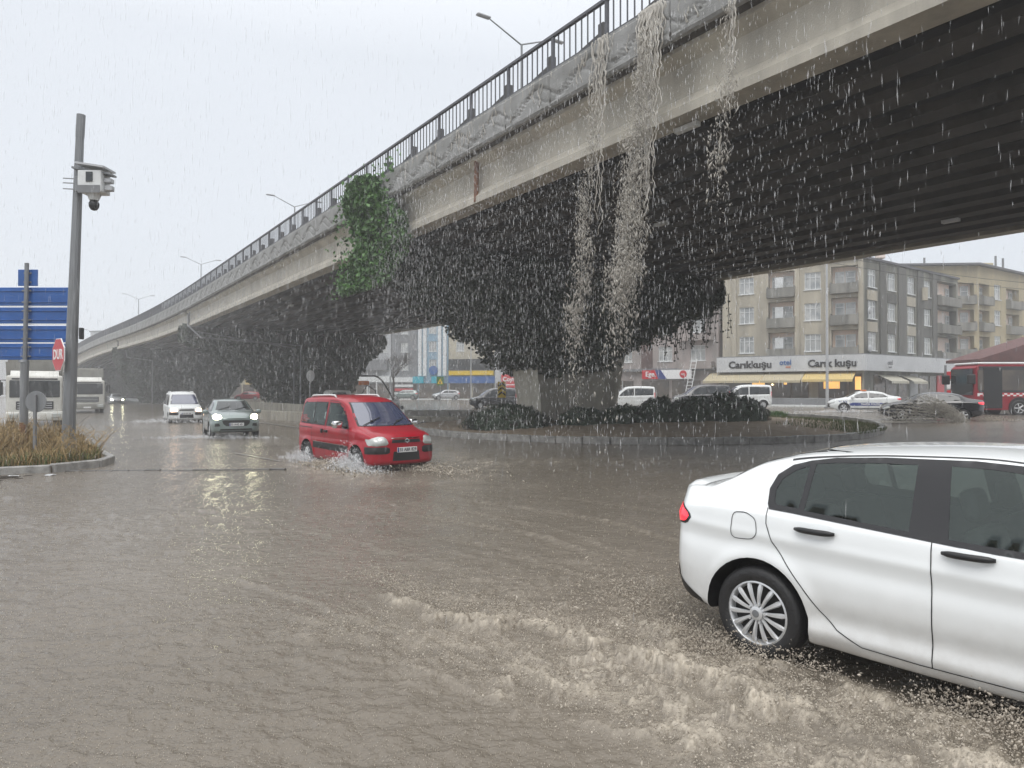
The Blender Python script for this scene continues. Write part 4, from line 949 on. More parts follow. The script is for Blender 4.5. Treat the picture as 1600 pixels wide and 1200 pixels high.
# ================================================================ the white saloon in the foreground
def white_saloon():
    h = CAR['h']; ang = math.atan2(h[1], h[0]); wb = 2.64
    # rear right wheel centre at (1.76, 4.93); right side of the car faces the camera
    rx, ry = 1.76, 4.93; side = np.array([h[1], -h[0]])     # to the right of the car
    cx = rx+h[0]*wb/2-side[0]*.74; cy = ry+h[1]*wb/2-side[1]*.74
    root = empty('parked_car', (cx, cy, 0), ang); root.name = 'saloon_car'
    tag(root, 'white four door saloon driving through brown flood water in the right foreground', 'car')
    T = [(-2.19, .50, .66, .62, .88, .62, .98, .48, 1.00), (-2.165, .38, .77, .62, .93, .71, 1.055, .57, 1.075), (-2.07, .31, .835, .62, .965, .76, 1.085, .63, 1.112), (-1.89, .27, .868, .60, .985, .80, 1.092, .655, 1.135), (-1.72, .25, .88, .60, 1.0, .82, 1.15, .635, 1.185),
         (-1.40, .22, .888, .60, 1.0, .835, 1.30, .60, 1.345), (-1.05, .19, .892, .60, .992, .842, 1.378, .575, 1.43), (-.6, .175, .895, .60, .975, .848, 1.405, .565, 1.475), (-.1, .17, .895, .60, .955, .850, 1.418, .56, 1.495), (.35, .17, .893, .60, .935, .85, 1.385, .56, 1.465),
         (.75, .175, .89, .60, .925, .845, 1.24, .585, 1.325), (1.15, .18, .885, .60, .91, .83, 1.01, .66, 1.07), (1.5, .2, .875, .60, .875, .80, .935, .66, .985), (1.85, .22, .85, .58, .80, .75, .85, .62, .90), (2.08, .26, .78, .55, .70, .68, .75, .56, .79), (2.2, .32, .66, .52, .62, .58, .65, .48, .68)]
    def yadj(x, z):
        zc = .80+.035*(-x)
        a = -.012*np.exp(-((z-(zc-.10))/.06)**2)+.006*np.exp(-((z-zc)/.03)**2)
        a = a+.012*np.exp(-((z-.30)/.05)**2)-.016*np.exp(-((z-.40)/.07)**2)*(abs(x) < .95)
        for wx in (-1.32, 1.32): rr = np.hypot(x-wx, z-.315); a = a+.016*np.exp(-((rr-.40)/.05)**2)
        return a
    def rake(x, z, ef, er): return er*(.05*max(0, z-.75)-.10*max(0, .55-z)*-1)*1.0
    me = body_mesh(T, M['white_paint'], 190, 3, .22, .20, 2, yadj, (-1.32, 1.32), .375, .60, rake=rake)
    skin = Skin(me)
    Q = [(-1.235, 1.075), (-1.25, 1.15), (-1.225, 1.22), (-1.15, 1.28), (-1.06, 1.318), (-1.06, 1.048), (-1.22, 1.056)]
    RD = [(-1.02, 1.332), (-.9, 1.348), (-.6, 1.367), (-.40, 1.373), (-.38, .998), (-1.02, 1.040)]
    FD = [(-.22, 1.378), (.0, 1.375), (.35, 1.345), (.62, 1.25), (.92, 1.07), (1.04, .97), (.9, .945), (-.17, .985)]
    ALL = [(-1.28, 1.055), (-1.30, 1.15), (-1.27, 1.245), (-1.18, 1.315), (-1.06, 1.352), (-.9, 1.38), (-.6, 1.402), (-.1, 1.415), (.3, 1.395), (.55, 1.32), (.85, 1.165), (1.22, .965), (1.16, .925), (.9, .92), (0., .945), (-1.1, 1.015), (-1.26, 1.022)]
    WS = [(-.62, 1.10), (.62, 1.10), (.50, 1.40), (-.50, 1.40)]; BW = [(-.52, 1.19), (.52, 1.19), (.46, 1.41), (-.46, 1.41)]
    def grow(p, k):
        c = Vector((sum(a for a, _ in p)/len(p), sum(b for _, b in p)/len(p))); return [tuple(c+(Vector(q)-c)*k) for q in p]
    sides(me, [('S', Q), ('S', RD), ('S', FD), ('F', WS), ('B', BW)])
    link('body', me, root)
    for v in ('R', 'L'):
        put('window_trim', patch(skin, v, ALL, .004, (Q, RD, FD), .03), M['gloss_black'], root)
        for q in (Q, RD, FD): put('side_window', patch(skin, v, q, .002, (), .05), M['glass_thru'], root)
    put('windscreen', patch(skin, 'F', grow(WS, 1.06), .003, (), .05), M['glass_thru'], root); put('rear_window', patch(skin, 'B', grow(BW, 1.08), .003, (), .05), M['glass_dark'], root)
    for v in ('R', 'L'):
        seam(skin, v, [(-1.27, 1.03), (-1.26, .93), (-1.21, .82), (-1.11, .70), (-.99, .57), (-.88, .44), (-.77, .34), (-.62, .275), (-.3, .262)], par=root)
        seam(skin, v, [(-.25, .96), (-.235, .6), (-.235, .262)], par=root); seam(skin, v, [(-.3, .262), (.85, .262), (.95, .4), (.98, .6), (.99, .93)], par=root)
        pass
        for x0 in (-.74, .12):
            hz = .915-.012*x0
            hp, hn = skin.hit(v, x0-.2+.06, hz)
            sy = 1 if v == 'L' else -1
            cup = [(x0-.27, hz), (x0-.20, hz+.052), (x0-.10, hz+.052), (x0-.05, hz), (x0-.12, hz-.045), (x0-.20, hz-.045)]
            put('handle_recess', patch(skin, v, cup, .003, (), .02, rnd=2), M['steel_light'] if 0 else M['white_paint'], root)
            pts = []; 
            for k in range(9): q, n_ = skin.hit(v, x0-.31+.031*k*1.05, hz+.004+.004*k*0); pts.append(Vector((q.x, q.y+sy*(.018+.020*math.sin(math.pi*min(1, max(0, k/8)))), q.z)))
            b = MB(); b.tube(pts, [.010, .017, .019, .019, .019, .019, .019, .017, .010], 10); b.build('door_handle', M['black'], root, True)
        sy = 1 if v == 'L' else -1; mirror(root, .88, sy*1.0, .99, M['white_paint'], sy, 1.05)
    # fuel flap on the right rear wing
    flap = [(-1.52, .825), (-1.52, .975), (-1.42, .985), (-1.34, .95), (-1.32, .85), (-1.36, .81), (-1.49, .80)]
    fl = densify(flap, .03, 2); seam(skin, 'R', fl+[fl[0]], .005, .004, root, name='fuel_flap', step=.03)
    # lamps and bumper
    for s, v in ((-1, 'R'), (1, 'L')):
        put('tail_lamp', patch(skin, v, [(-2.15, .955), (-2.04, .965), (-1.90, .90), (-1.94, .85), (-2.04, .84), (-2.14, .845)], .004, (), .02, .012, 1), M['tail_on'], root)
        put('lamp_surround', patch(skin, v, [(-2.155, .965), (-2.03, .98), (-1.87, .897), (-1.92, .835), (-2.04, .825), (-2.15, .83)], .0025, (), .02, 0, 1), M['gloss_black'], root)
        put('tail_lamp', patch(skin, 'B', [(s*.40, .955), (s*.74, .96), (s*.77, .83), (s*.50, .83)], .004, (), .03, .01, 1), M['tail_on'], root)
        put('headlamp', patch(skin, 'F', [(s*.38, .64), (s*.76, .72), (s*.80, .66), (s*.74, .58), (s*.42, .56)], .004, (), .03, .01, 1), M['lamp_clear'], root)
        put('bumper_skirt', patch(skin, v, [(-2.14, .52), (-2.03, .46), (-1.76, .325), (-1.72, .25), (-1.96, .265), (-2.14, .34)], .005, (), .03), M['black'], root)
    put('bumper_skirt', patch(skin, 'B', [(-.78, .50), (.78, .50), (.72, .32), (-.72, .32)], .006, (), .05), M['black'], root)
    put('grille', patch(skin, 'F', [(-.45, .60), (.45, .60), (.5, .36), (-.5, .36)], .006, (), .05), M['black'], root)
    # boot lid lip
    seam(skin, 'T', [(-1.88, -.615), (-1.87, 0), (-1.88, .615)], .006, par=root); seam(skin, 'T', [(-1.2, -.585), (-.6, -.545), (0., -.53), (.4, -.54)], .012, par=root, name='roof_channel'); seam(skin, 'T', [(-1.2, .585), (-.6, .545), (0., .53), (.4, .54)], .012, par=root, name='roof_channel')
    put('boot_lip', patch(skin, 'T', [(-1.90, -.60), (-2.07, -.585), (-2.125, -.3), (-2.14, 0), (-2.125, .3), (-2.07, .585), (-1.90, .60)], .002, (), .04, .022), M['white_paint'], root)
    plate(root, Matrix.Translation((-2.215, 0, .62)) @ axes((0, 0, 0), (0, -1, 0), (0, 0, 1), (-1, 0, 0)), '55 AGE 417')
    seats(root, (-.9, .12)); wheels_on(root, (-1.32, 1.32), .875, 'multi', .315, .215, .205)
    MB().rbox(-1.6, 1.6, -.75, .75, .22, .36, .03, 1).build('floor', M['black'], root); MB().rbox(.7, 1.05, -.74, .74, .6, .93, .08, 2).build('dashboard', M['black'], root)
white_saloon()

# ================================================================ high roofed family vans
def family_van(name, label, loc, ang, paint, lamps='lamp_clear', detail=True, pl='55 ABR 829', thru=True, simple=False, rails=True, grp=None):
    root = empty(name, loc, ang, label=label, cat='van', group=grp)
    T = [(-2.02, .45, .72, .7, 1.02, .74, 1.52, .55, 1.56), (-1.99, .32, .82, .7, 1.05, .81, 1.66, .63, 1.72), (-1.85, .25, .86, .7, 1.06, .84, 1.71, .665, 1.785), (-1.3, .22, .87, .7, 1.05, .855, 1.735, .675, 1.815), (-.5, .2, .87, .7, 1.03, .86, 1.745, .675, 1.82), (.15, .2, .87, .7, 1.02, .86, 1.70, .665, 1.785), (.5, .2, .87, .7, 1.01, .86, 1.58, .665, 1.67),
         (.95, .2, .87, .7, 1.0, .855, 1.29, .70, 1.38), (1.22, .2, .87, .68, .99, .845, 1.08, .74, 1.155), (1.5, .2, .87, .66, .955, .83, 1.0, .72, 1.07), (1.85, .22, .86, .62, .89, .80, .93, .69, .985), (2.05, .25, .82, .58, .80, .76, .84, .64, .885), (2.12, .30, .76, .55, .72, .70, .76, .60, .80)]
    def yadj(x, z):
        a = -.012*np.exp(-((z-.78)/.05)**2)
        for wx in (-1.345, 1.345): rr = np.hypot(x-wx, z-.3); a = a+.022*np.exp(-((rr-.40)/.045)**2)
        return a
    me = body_mesh(T, paint, 70 if simple else 130, 2 if simple else 3, .16, .06, 1, yadj, (-1.345, 1.345), .375, .58)
    skin = Skin(me); WR = [(-1.80, 1.13), (-1.80, 1.56), (-1.74, 1.60), (-1.12, 1.61), (-1.10, 1.11)]; WR2 = [(-1.05, 1.11), (-1.05, 1.61), (-.42, 1.61), (-.40, 1.09)]
    WF = [(-.24, 1.09), (-.24, 1.60), (.18, 1.58), (.36, 1.50), (.62, 1.30), (.86, 1.06), (.8, 1.05)]
    WS = [(-.70, 1.105), (.70, 1.105), (.66, 1.35), (.56, 1.63), (-.56, 1.63), (-.66, 1.35)]
    if thru: sides(me, [('S', WR), ('S', WR2), ('S', WF)])
    link('body', me, root)
    for v in ('R', 'L'):
        for q, nm in ((WR, 'side_window'), (WR2, 'side_window'), (WF, 'side_window')):
            c = Vector((sum(a for a, _ in q)/len(q), sum(b for _, b in q)/len(q))); big = [tuple(c+Vector(((p[0]-c.x)*1.10, (p[1]-c.y)*1.13))) for p in q]
            put('window_trim', patch(skin, v, big, .003, (q,), .05), M['black'], root); put(nm, patch(skin, v, q, .004, (), .08), M['glass_thru' if thru else 'glass_dark'], root)
        if simple: continue
        for pts in ([(-1.07, 1.68), (-1.07, 1.1), (-1.07, .24)], [(-.32, 1.70), (-.32, 1.0), (-.34, .3)], [(-.32, .3), (.72, .3), (.93, .62), (.95, .98), (.42, 1.55), (.1, 1.66), (-.32, 1.68)]): seam(skin, v, pts, .012, par=root)
        put('side_moulding', patch(skin, v, [(-1.80, .545), (-1.75, .64), (-1.72, .66), (1.0, .60), (1.0, .46), (-1.0, .50)] if 0 else [(-.96, .50), (-.96, .65), (.93, .62), (.90, .47)], .008, (), .08), M['black'], root)
        seam(skin, v, [(-.96, .66), (.93, .63)], .014, .010, root, M['chrome'], 'chrome_strip'); seam(skin, v, [(-1.95, 1.0), (-1.05, .99)], .02, .004, root, M['black'], 'slide_rail')
        sy = 1 if v == 'L' else -1; b = MB(); q, n_ = skin.hit(v, -.22, .93); b.rbox(-.09, .09, -.02, .02, -.03, .03, .012, 2, mx=Matrix.Translation(q+n_*.02)); b.build('door_handle', M['black'], root, True)
        b = MB(); q, n_ = skin.hit(v, -.45, .93); b.rbox(-.05, .05, -.02, .02, -.05, .05, .012, 2, mx=Matrix.Translation(q+n_*.015)); b.build('door_handle', M['black'], root, True)
        mirror(root, .72, sy*1.03, 1.13, M['chrome'] if detail and not simple and rails == 'chrome' else paint, sy, 1.15)
    big = [(a*1.06, 1.1+(b-1.1)*1.05-.015) for a, b in WS]
    put('windscreen_trim', patch(skin, 'F', big, .003, (), .06), M['black'], root); put('windscreen', patch(skin, 'F', WS, .006, (), .06), M['windscreen'], root)
    if not simple:
        for (y0, z0, y1, z1) in ((.10, 1.10, .52, 1.24), (-.62, 1.10, -.12, 1.27)):
            pts = [skin.hit('F', y0+(y1-y0)*k/6, z0+(z1-z0)*k/6) for k in range(7)]; b = MB(); b.tube([h+n*.03 for h, n in pts], .011, 6); q = pts[3]; b.rbox(-.02, .02, -.04, .04, -.02, .02, .01, 1, mx=Matrix.Translation(q[0]+q[1]*.035)); b.build('wiper', M['black'], root)
    for s in (-1, 1):
        put('headlamp', patch(skin, 'F', [(s*.44, .70), (s*.50, .875), (s*.62, .89), (s*.80, .84), (s*.83, .74), (s*.78, .67)], .005, (), .03, .022, 1), M[lamps], root)
        put('bumper_insert', patch(skin, 'F', [(s*.42, .50), (s*.42, .655), (s*.80, .655), (s*.835, .58), (s*.80, .50)], .010, (), .04, .01, 1), M['black'], root)
        put('headlamp', patch(skin, 'L' if s > 0 else 'R', [(1.66, .83), (1.96, .82), (2.0, .70), (1.84, .68)], .004, (), .03, .01, 1), M['lamp_clear'], root)
        put('bumper_insert', patch(skin, 'L' if s > 0 else 'R', [(1.74, .50), (1.72, .655), (2.0, .655), (2.03, .5)], .008, (), .04), M['black'], root)
        put('tail_lamp', patch(skin, 'L' if s > 0 else 'R', [(-2.0, .92), (-2.0, 1.3), (-1.9, 1.3), (-1.88, .92)], .005, (), .05), M['tail'], root)
        put('tail_lamp', patch(skin, 'B', [(s*.66, .92), (s*.66, 1.3), (s*.80, 1.3), (s*.82, .92)], .005, (), .05), M['tail'], root)
    put('rear_window', patch(skin, 'B', [(-.58, 1.12), (.58, 1.12), (.52, 1.58), (-.52, 1.58)], .005, (), .08), M['glass_dark'], root)
    put('grille', patch(skin, 'F', [(-.38, .745), (.38, .745), (.36, .815), (-.36, .815)], .008, (), .04), M['black'], root)
    put('lower_grille', patch(skin, 'F', [(-.36, .34), (.36, .34), (.33, .55), (-.33, .55)], .008, (), .05), M['black'], root)
    seam(skin, 'F', [(-.37, .845), (.37, .845)], .016, .012, root, M['chrome'] if not simple else M['black'], 'grille_bar')
    if rails:
        for s in (-1, 1):
            pts = [skin.hit('T', -1.55+.25*k, s*.60)[0]+Vector((0, 0, .045)) for k in range(6)]; b = MB(); b.tube([pts[0]-Vector((.1, 0, .06))]+pts+[pts[-1]+Vector((.1, 0, -.06))], .022, 8); b.build('roof_rail', M['white_plain'], root, True)
    if not simple:
        q, n_ = skin.hit('F', 0, .79); b = MB(); z = .0
        for s in (1, -1): b.prism([(.0, .055*s), (.06, .018*s), (.05, -.002*s), (-.005, .03*s), (-.055, -.0), (-.06, .016*s)], 0, .012, 'xy')
        b.build('badge', M['chrome'], root, mx=Matrix.Translation(Vector((q.x+.012, 0, .79))) @ axes((0, 0, 0), (0, 1, 0), (0, 0, 1), (1, 0, 0)))
    q, n_ = skin.hit('F', 0, .56); plate(root, Matrix.Translation((q.x+.02, .0, .585)) @ FX, pl)
    if thru: seats(root, (-1.2, -.1), .4, .1)
    wheels_on(root, (-1.345, 1.345), .86, 'steel' if simple else 'ten', .30, .19, .19, R(0))
    return root
def heading(x, y): return math.atan2(y, x)
ra = heading(.64, -.768)
rc = Vector((-3.45, 16.35, -.10))+Vector((-.64, .768, 0))*1.345-Vector((-.768, -.64, 0))*.72
family_van('family_van', 'dark red high roofed family van ploughing through the flood with splashes at its front wheel', rc, ra, M['red_paint'], rails='chrome')
family_van('family_van', 'white high roofed van with one warm lit headlamp behind the grey car', (-19.3, 41.6, -.05), heading(.515, -.857), M['white_plain'], 'lamp_warm', pl='55 KR 204', thru=False, simple=True)

# ================================================================ generic low cars
def low_car(name, label, loc, ang, paint, kind='hatch', lamps='lamp_clear', tails='tail', cat='car', grp=None, fine=False, rim='five'):
    root = empty(name, loc, ang, label=label, cat=cat, group=grp)
    if kind == 'suv':
        T = [(-2.05, .5, .70, .7, 1.0, .68, 1.08, .55, 1.12), (-2.0, .34, .82, .7, 1.03, .77, 1.15, .62, 1.2), (-1.75, .26, .88, .7, 1.05, .82, 1.32, .60, 1.38), (-1.2, .24, .90, .7, 1.03, .85, 1.43, .58, 1.49), (-.4, .22, .90, .7, 1.0, .86, 1.475, .58, 1.535), (.2, .22, .90, .7, .98, .86, 1.44, .58, 1.51), (.55, .22, .90, .7, .98, .86, 1.33, .60, 1.42), (.95, .22, .90, .7, .98, .85, 1.12, .66, 1.22), (1.2, .23, .90, .7, .985, .84, 1.03, .72, 1.09), (1.6, .25, .88, .68, .95, .80, .985, .66, 1.04), (1.95, .28, .83, .64, .86, .72, .89, .58, .93), (2.1, .34, .74, .6, .76, .62, .78, .5, .82)]; roof = 1.53
        side = [[(-1.5, 1.10), (-1.3, 1.33), (-.3, 1.42), (-.3, 1.05)], [(-.24, 1.05), (-.24, 1.42), (.2, 1.39), (.5, 1.28), (.82, 1.04)]]; ws = [(-.64, 1.10), (.64, 1.10), (.50, 1.43), (-.50, 1.43)]; bw = [(-.5, 1.2), (.5, 1.2), (.45, 1.42), (-.45, 1.42)]; wz = .34; lz = (.80, .93)
    elif kind == 'saloon':
        T = [(-2.28, .5, .68, .62, .9, .64, 1.0, .5, 1.03), (-2.2, .36, .80, .62, .95, .73, 1.05, .6, 1.08), (-1.9, .27, .86, .6, .97, .8, 1.08, .65, 1.12), (-1.55, .22, .88, .6, .98, .83, 1.15, .61, 1.2), (-1.1, .2, .89, .6, .97, .84, 1.33, .57, 1.39), (-.5, .18, .89, .6, .95, .85, 1.39, .56, 1.46), (.1, .18, .89, .6, .93, .85, 1.385, .56, 1.455), (.45, .18, .89, .6, .92, .85, 1.31, .57, 1.39), (.85, .18, .89, .6, .91, .84, 1.13, .61, 1.2), (1.15, .19, .88, .6, .905, .83, .98, .67, 1.03), (1.6, .2, .87, .6, .86, .78, .9, .65, .95), (2.0, .24, .8, .56, .74, .7, .78, .58, .83), (2.2, .32, .68, .52, .62, .58, .65, .48, .68)]; roof = 1.45
        side = [[(-1.42, 1.06), (-1.1, 1.25), (-.25, 1.34), (-.25, .99)], [(-.18, .99), (-.18, 1.34), (.2, 1.32), (.5, 1.22), (.9, .97)]]; ws = [(-.62, 1.05), (.62, 1.05), (.5, 1.36), (-.5, 1.36)]; bw = [(-.52, 1.15), (.52, 1.15), (.46, 1.36), (-.46, 1.36)]; wz = .315; lz = (.62, .74)
    else:
        T = [(-1.98, .5, .68, .62, .95, .66, 1.05, .52, 1.1), (-1.92, .34, .8, .62, .98, .74, 1.12, .6, 1.2), (-1.7, .26, .85, .62, 1.0, .79, 1.3, .58, 1.36), (-1.1, .22, .87, .6, .98, .82, 1.4, .56, 1.46), (-.3, .2, .87, .6, .95, .83, 1.42, .56, 1.49), (.3, .2, .87, .6, .93, .83, 1.37, .57, 1.44), (.7, .2, .87, .6, .92, .83, 1.2, .6, 1.28), (1.1, .2, .87, .6, .91, .81, .98, .67, 1.04), (1.5, .22, .85, .6, .86, .77, .9, .62, .95), (1.85, .26, .78, .55, .74, .68, .77, .56, .82), (2.0, .34, .68, .52, .64, .58, .67, .48, .7)]; roof = 1.48
        side = [[(-1.5, 1.08), (-1.3, 1.28), (-.25, 1.36), (-.25, .99)], [(-.18, .99), (-.18, 1.36), (.2, 1.33), (.5, 1.22), (.85, .98)]]; ws = [(-.6, 1.05), (.6, 1.05), (.48, 1.38), (-.48, 1.38)]; bw = [(-.5, 1.12), (.5, 1.12), (.46, 1.38), (-.46, 1.38)]; wz = .31; lz = (.64, .76)
    wx = 1.3
    def yadj(x, z):
        a = 0*z
        for q in (-wx, wx): rr = np.hypot(x-q, z-wz); a = a+.018*np.exp(-((rr-.40)/.05)**2)
        return a-.01*np.exp(-((z-.72)/.06)**2)
    me = body_mesh(T, paint, 110 if fine else 60, 3 if fine else 2, .24, .16, 1, yadj, (-wx, wx), .38, .58); skin = Skin(me); link('body', me, root)
    for v in ('R', 'L'):
        for q in side: put('side_window', patch(skin, v, q, .005, (), .1), M['glass_dark'], root)
        seam(skin, v, [(-.22, .95), (-.22, .3)], .014, par=root); seam(skin, v, [(.93, .9), (.9, .3), (-1.0, .3), (-1.25, .75), (-1.3, .97)], .012, par=root); seam(skin, v, [(-1.7, .20+wz*.3), (1.7, .20+wz*.3)], .05, .006, root, M['black'], 'sill_trim')
        sy = 1 if v == 'L' else -1; mirror(root, .75, sy*.98, 1.03, paint, sy)
    put('windscreen', patch(skin, 'F', ws, .006, (), .08), M['glass_dark'] if kind != 'suv' else M['glass_dark'], root); put('rear_window', patch(skin, 'B', bw, .006, (), .08), M['glass_dark'], root)
    a, b_ = lz
    for s in (-1, 1):
        if kind == 'suv': lp = [(s*.50, a+.02), (s*.55, b_), (s*.70, b_+.03), (s*.80, b_-.02), (s*.78, a-.03), (s*.62, a-.04)]
        else: lp = [(s*.42, a), (s*.60, b_-.02), (s*.74, b_), (s*.78, a+.02), (s*.6, a-.02)]
        put('headlamp', patch(skin, 'F', lp, .006, (), .03, .02, 1), M[lamps], root)
        put('tail_lamp', patch(skin, 'B', [(s*.45, .88), (s*.48, .97), (s*.76, .98), (s*.78, .86)], .006, (), .04, .01, 1), M[tails], root)
        put('tail_lamp', patch(skin, 'L' if s > 0 else 'R', [(T[0][0]+.02, .86), (T[0][0]+.04, .99), (T[0][0]+.36, .96), (T[0][0]+.30, .88)], .006, (), .04, .01, 1), M[tails], root)
        if fine: put('fog_lamp', patch(skin, 'F', [(s*.56, .52), (s*.60, .62), (s*.74, .62), (s*.74, .50)], .008, (), .04), M['black'], root)
    if kind == 'suv': put('grille', patch(skin, 'F', [(-.46, .60), (-.50, .74), (.50, .74), (.46, .60), (.36, .52), (-.36, .52)], .008, (), .05), M['black'], root)
    else: put('grille', patch(skin, 'F', [(-.42, .60), (.42, .60), (.46, .38), (-.46, .38)], .008, (), .05), M['black'], root)
    put('lower_grille', patch(skin, 'F', [(-.6, .30), (.6, .30), (.55, .42), (-.55, .42)], .008, (), .06), M['black'], root)
    q, n_ = skin.hit('F', 0, .56); plate(root, Matrix.Translation((q.x+.015, 0, .58)) @ FX, '55 AHE 631')
    q, n_ = skin.hit('B', 0, .72); plate(root, Matrix.Translation((q.x-.015, 0, .74)) @ axes((0, 0, 0), (0, -1, 0), (0, 0, 1), (-1, 0, 0)), '55 BK 907')
    if fine:
        for (y0, z0, y1, z1) in ((.05, 1.10, .5, 1.2), (-.55, 1.1, -.1, 1.22)):
            pts = [skin.hit('F', y0+(y1-y0)*k/6, z0+(z1-z0)*k/6) for k in range(7)]; b = MB(); b.tube([h+n*.025 for h, n in pts], .01, 5); b.build('wiper', M['black'], root)
    wheels_on(root, (-wx, wx), .88, rim, wz, .21, .2)
    return root, skin
low_car('compact_suv', 'grey green compact SUV with both headlamps lit, driving towards the camera', (-11.35, 28.6, -.03), heading(.47, -.883), M['grey_paint'], 'suv', 'lamp_on', fine=True)
low_car('saloon_car', 'pale saloon with lit headlamps coming through the mist beside the far truck', (-53.5, 96, -.05), heading(.5545, -.832), M['silver_paint'], 'saloon', 'lamp_on')
g = lambda x, y, d=-.06: (x, y, gz(x, y)+d)
low_car('hatchback', 'silver car parked seen through the gap left of the ivy pier', g(-9.6, 103, .1), heading(-.93, -.36), M['silver_paint'], 'hatch')
low_car('hatchback', 'dark grey blue car parked left of the silver car beyond the viaduct', g(-15.6, 104, .1), heading(-.98, .1), M['grey_paint'], 'hatch')
pc, psk = low_car('police_car', 'white police saloon with blue side stripe passing in front of the hotel', g(23.9, 48.4, -.02), heading(-.955, .295), M['white_plain'], 'saloon', cat='police car')
for v in ('L', 'R'):
    put('side_stripe', patch(psk, v, [(-1.9, .47), (-1.9, .66), (.75, .68), (1.0, .60), (.9, .47)], .008, (), .1), M['blue_paint'], pc)
    for k in range(4): put('stripe', patch(psk, v, [(1.05+.14*k, .55+.05*k), (1.12+.14*k, .55+.05*k), (1.22+.14*k, .80), (1.15+.14*k, .80)], .008, (), .1), M['blue_paint'], pc)
me = text_mesh('TRAFİK POLİSİ', .17, .004, bold=.004); me.materials.append(M['white_sign'])
q, _n = psk.hit('L', -.3, .57); link('lettering', me, pc, Matrix.Translation((-.3, q.y+.02, .57)) @ axes((0, 0, 0), (-1, 0, 0), (0, 0, 1), (0, 1, 0)))
MB().rbox(-.15, .1, -.5, .5, 1.46, 1.54, .03, 2).build('light_bar', M['orange'], pc)
bc, bsk = low_car('saloon_car', 'black car throwing up a wave of brown water in front of the red bus', g(20.9, 35.6, -.06), heading(-.93, .36), M['black_paint'], 'saloon', tails='tail_on')
# cars behind the hedge
family_van('panel_van', 'white van parked right of the hedge in front of the hotel', g(17.6, 54.2, .1), heading(-.98, .15), M['white_plain'], pl='55 DS 118', thru=False, simple=True, rails=False)
family_van('panel_van', 'dark grey people carrier with tinted windows behind the tallest hedge shrub', g(14.2, 53.4, .12), heading(-.99, .05), M['black_paint'], pl='55 YF 660', thru=False, simple=True, rails=False)
family_van('panel_van', 'small white van behind the hedge under the red and white shop sign', g(9.6, 58., .0), heading(-.99, .1), M['white_plain'], pl='55 LT 345', thru=False, simple=True, rails=False)
family_van('panel_van', 'dark van seen through the gap just left of the ivy pier', g(-1.7, 64, -.05), heading(-.96, -.25), M['black_paint'], pl='55 GN 772', thru=False, simple=True, rails=False)
# ---------------------------------------------------------------- buildings
def frame_for(a, b):
    a = Vector(a); b = Vector(b); d = (b-a).normalized(); L = (b-a).length
    return axes((a.x, a.y, 0), (d.x, d.y, 0), (-d.y, d.x, 0), (0, 0, 1)), L
_wc = {}
def win_mesh(w_, h, n=3, transom=True, sill=True, fm='white_plain', curtain=True):
    key = (round(w_, 2), round(h, 2), n, transom, sill, fm)
    if key in _wc: return _wc[key]
    b = MB(); f = .07
    b.box(0, f, -.05, .04, 0, h); b.box(w_-f, w_, -.05, .04, 0, h); b.box(f, w_-f, -.05, .04, 0, f); b.box(f, w_-f, -.05, .04, h-f, h)
    for k in range(1, n): x = w_*k/n; b.box(x-.035, x+.035, -.045, .035, f, h-f)
    if transom: b.box(f, w_-f, -.04, .03, h*.70-.03, h*.70+.03)
    if sill: b.box(-.08, w_+.08, -.22, -.052, -.06, .02)
    p = MB(); p.box(f-.01, w_-f+.01, .0, .02, f-.01, h-f+.01)
    _wc[key] = (b.mesh('window', M[fm]), p.mesh('pane', M['pane'])); return _wc[key]
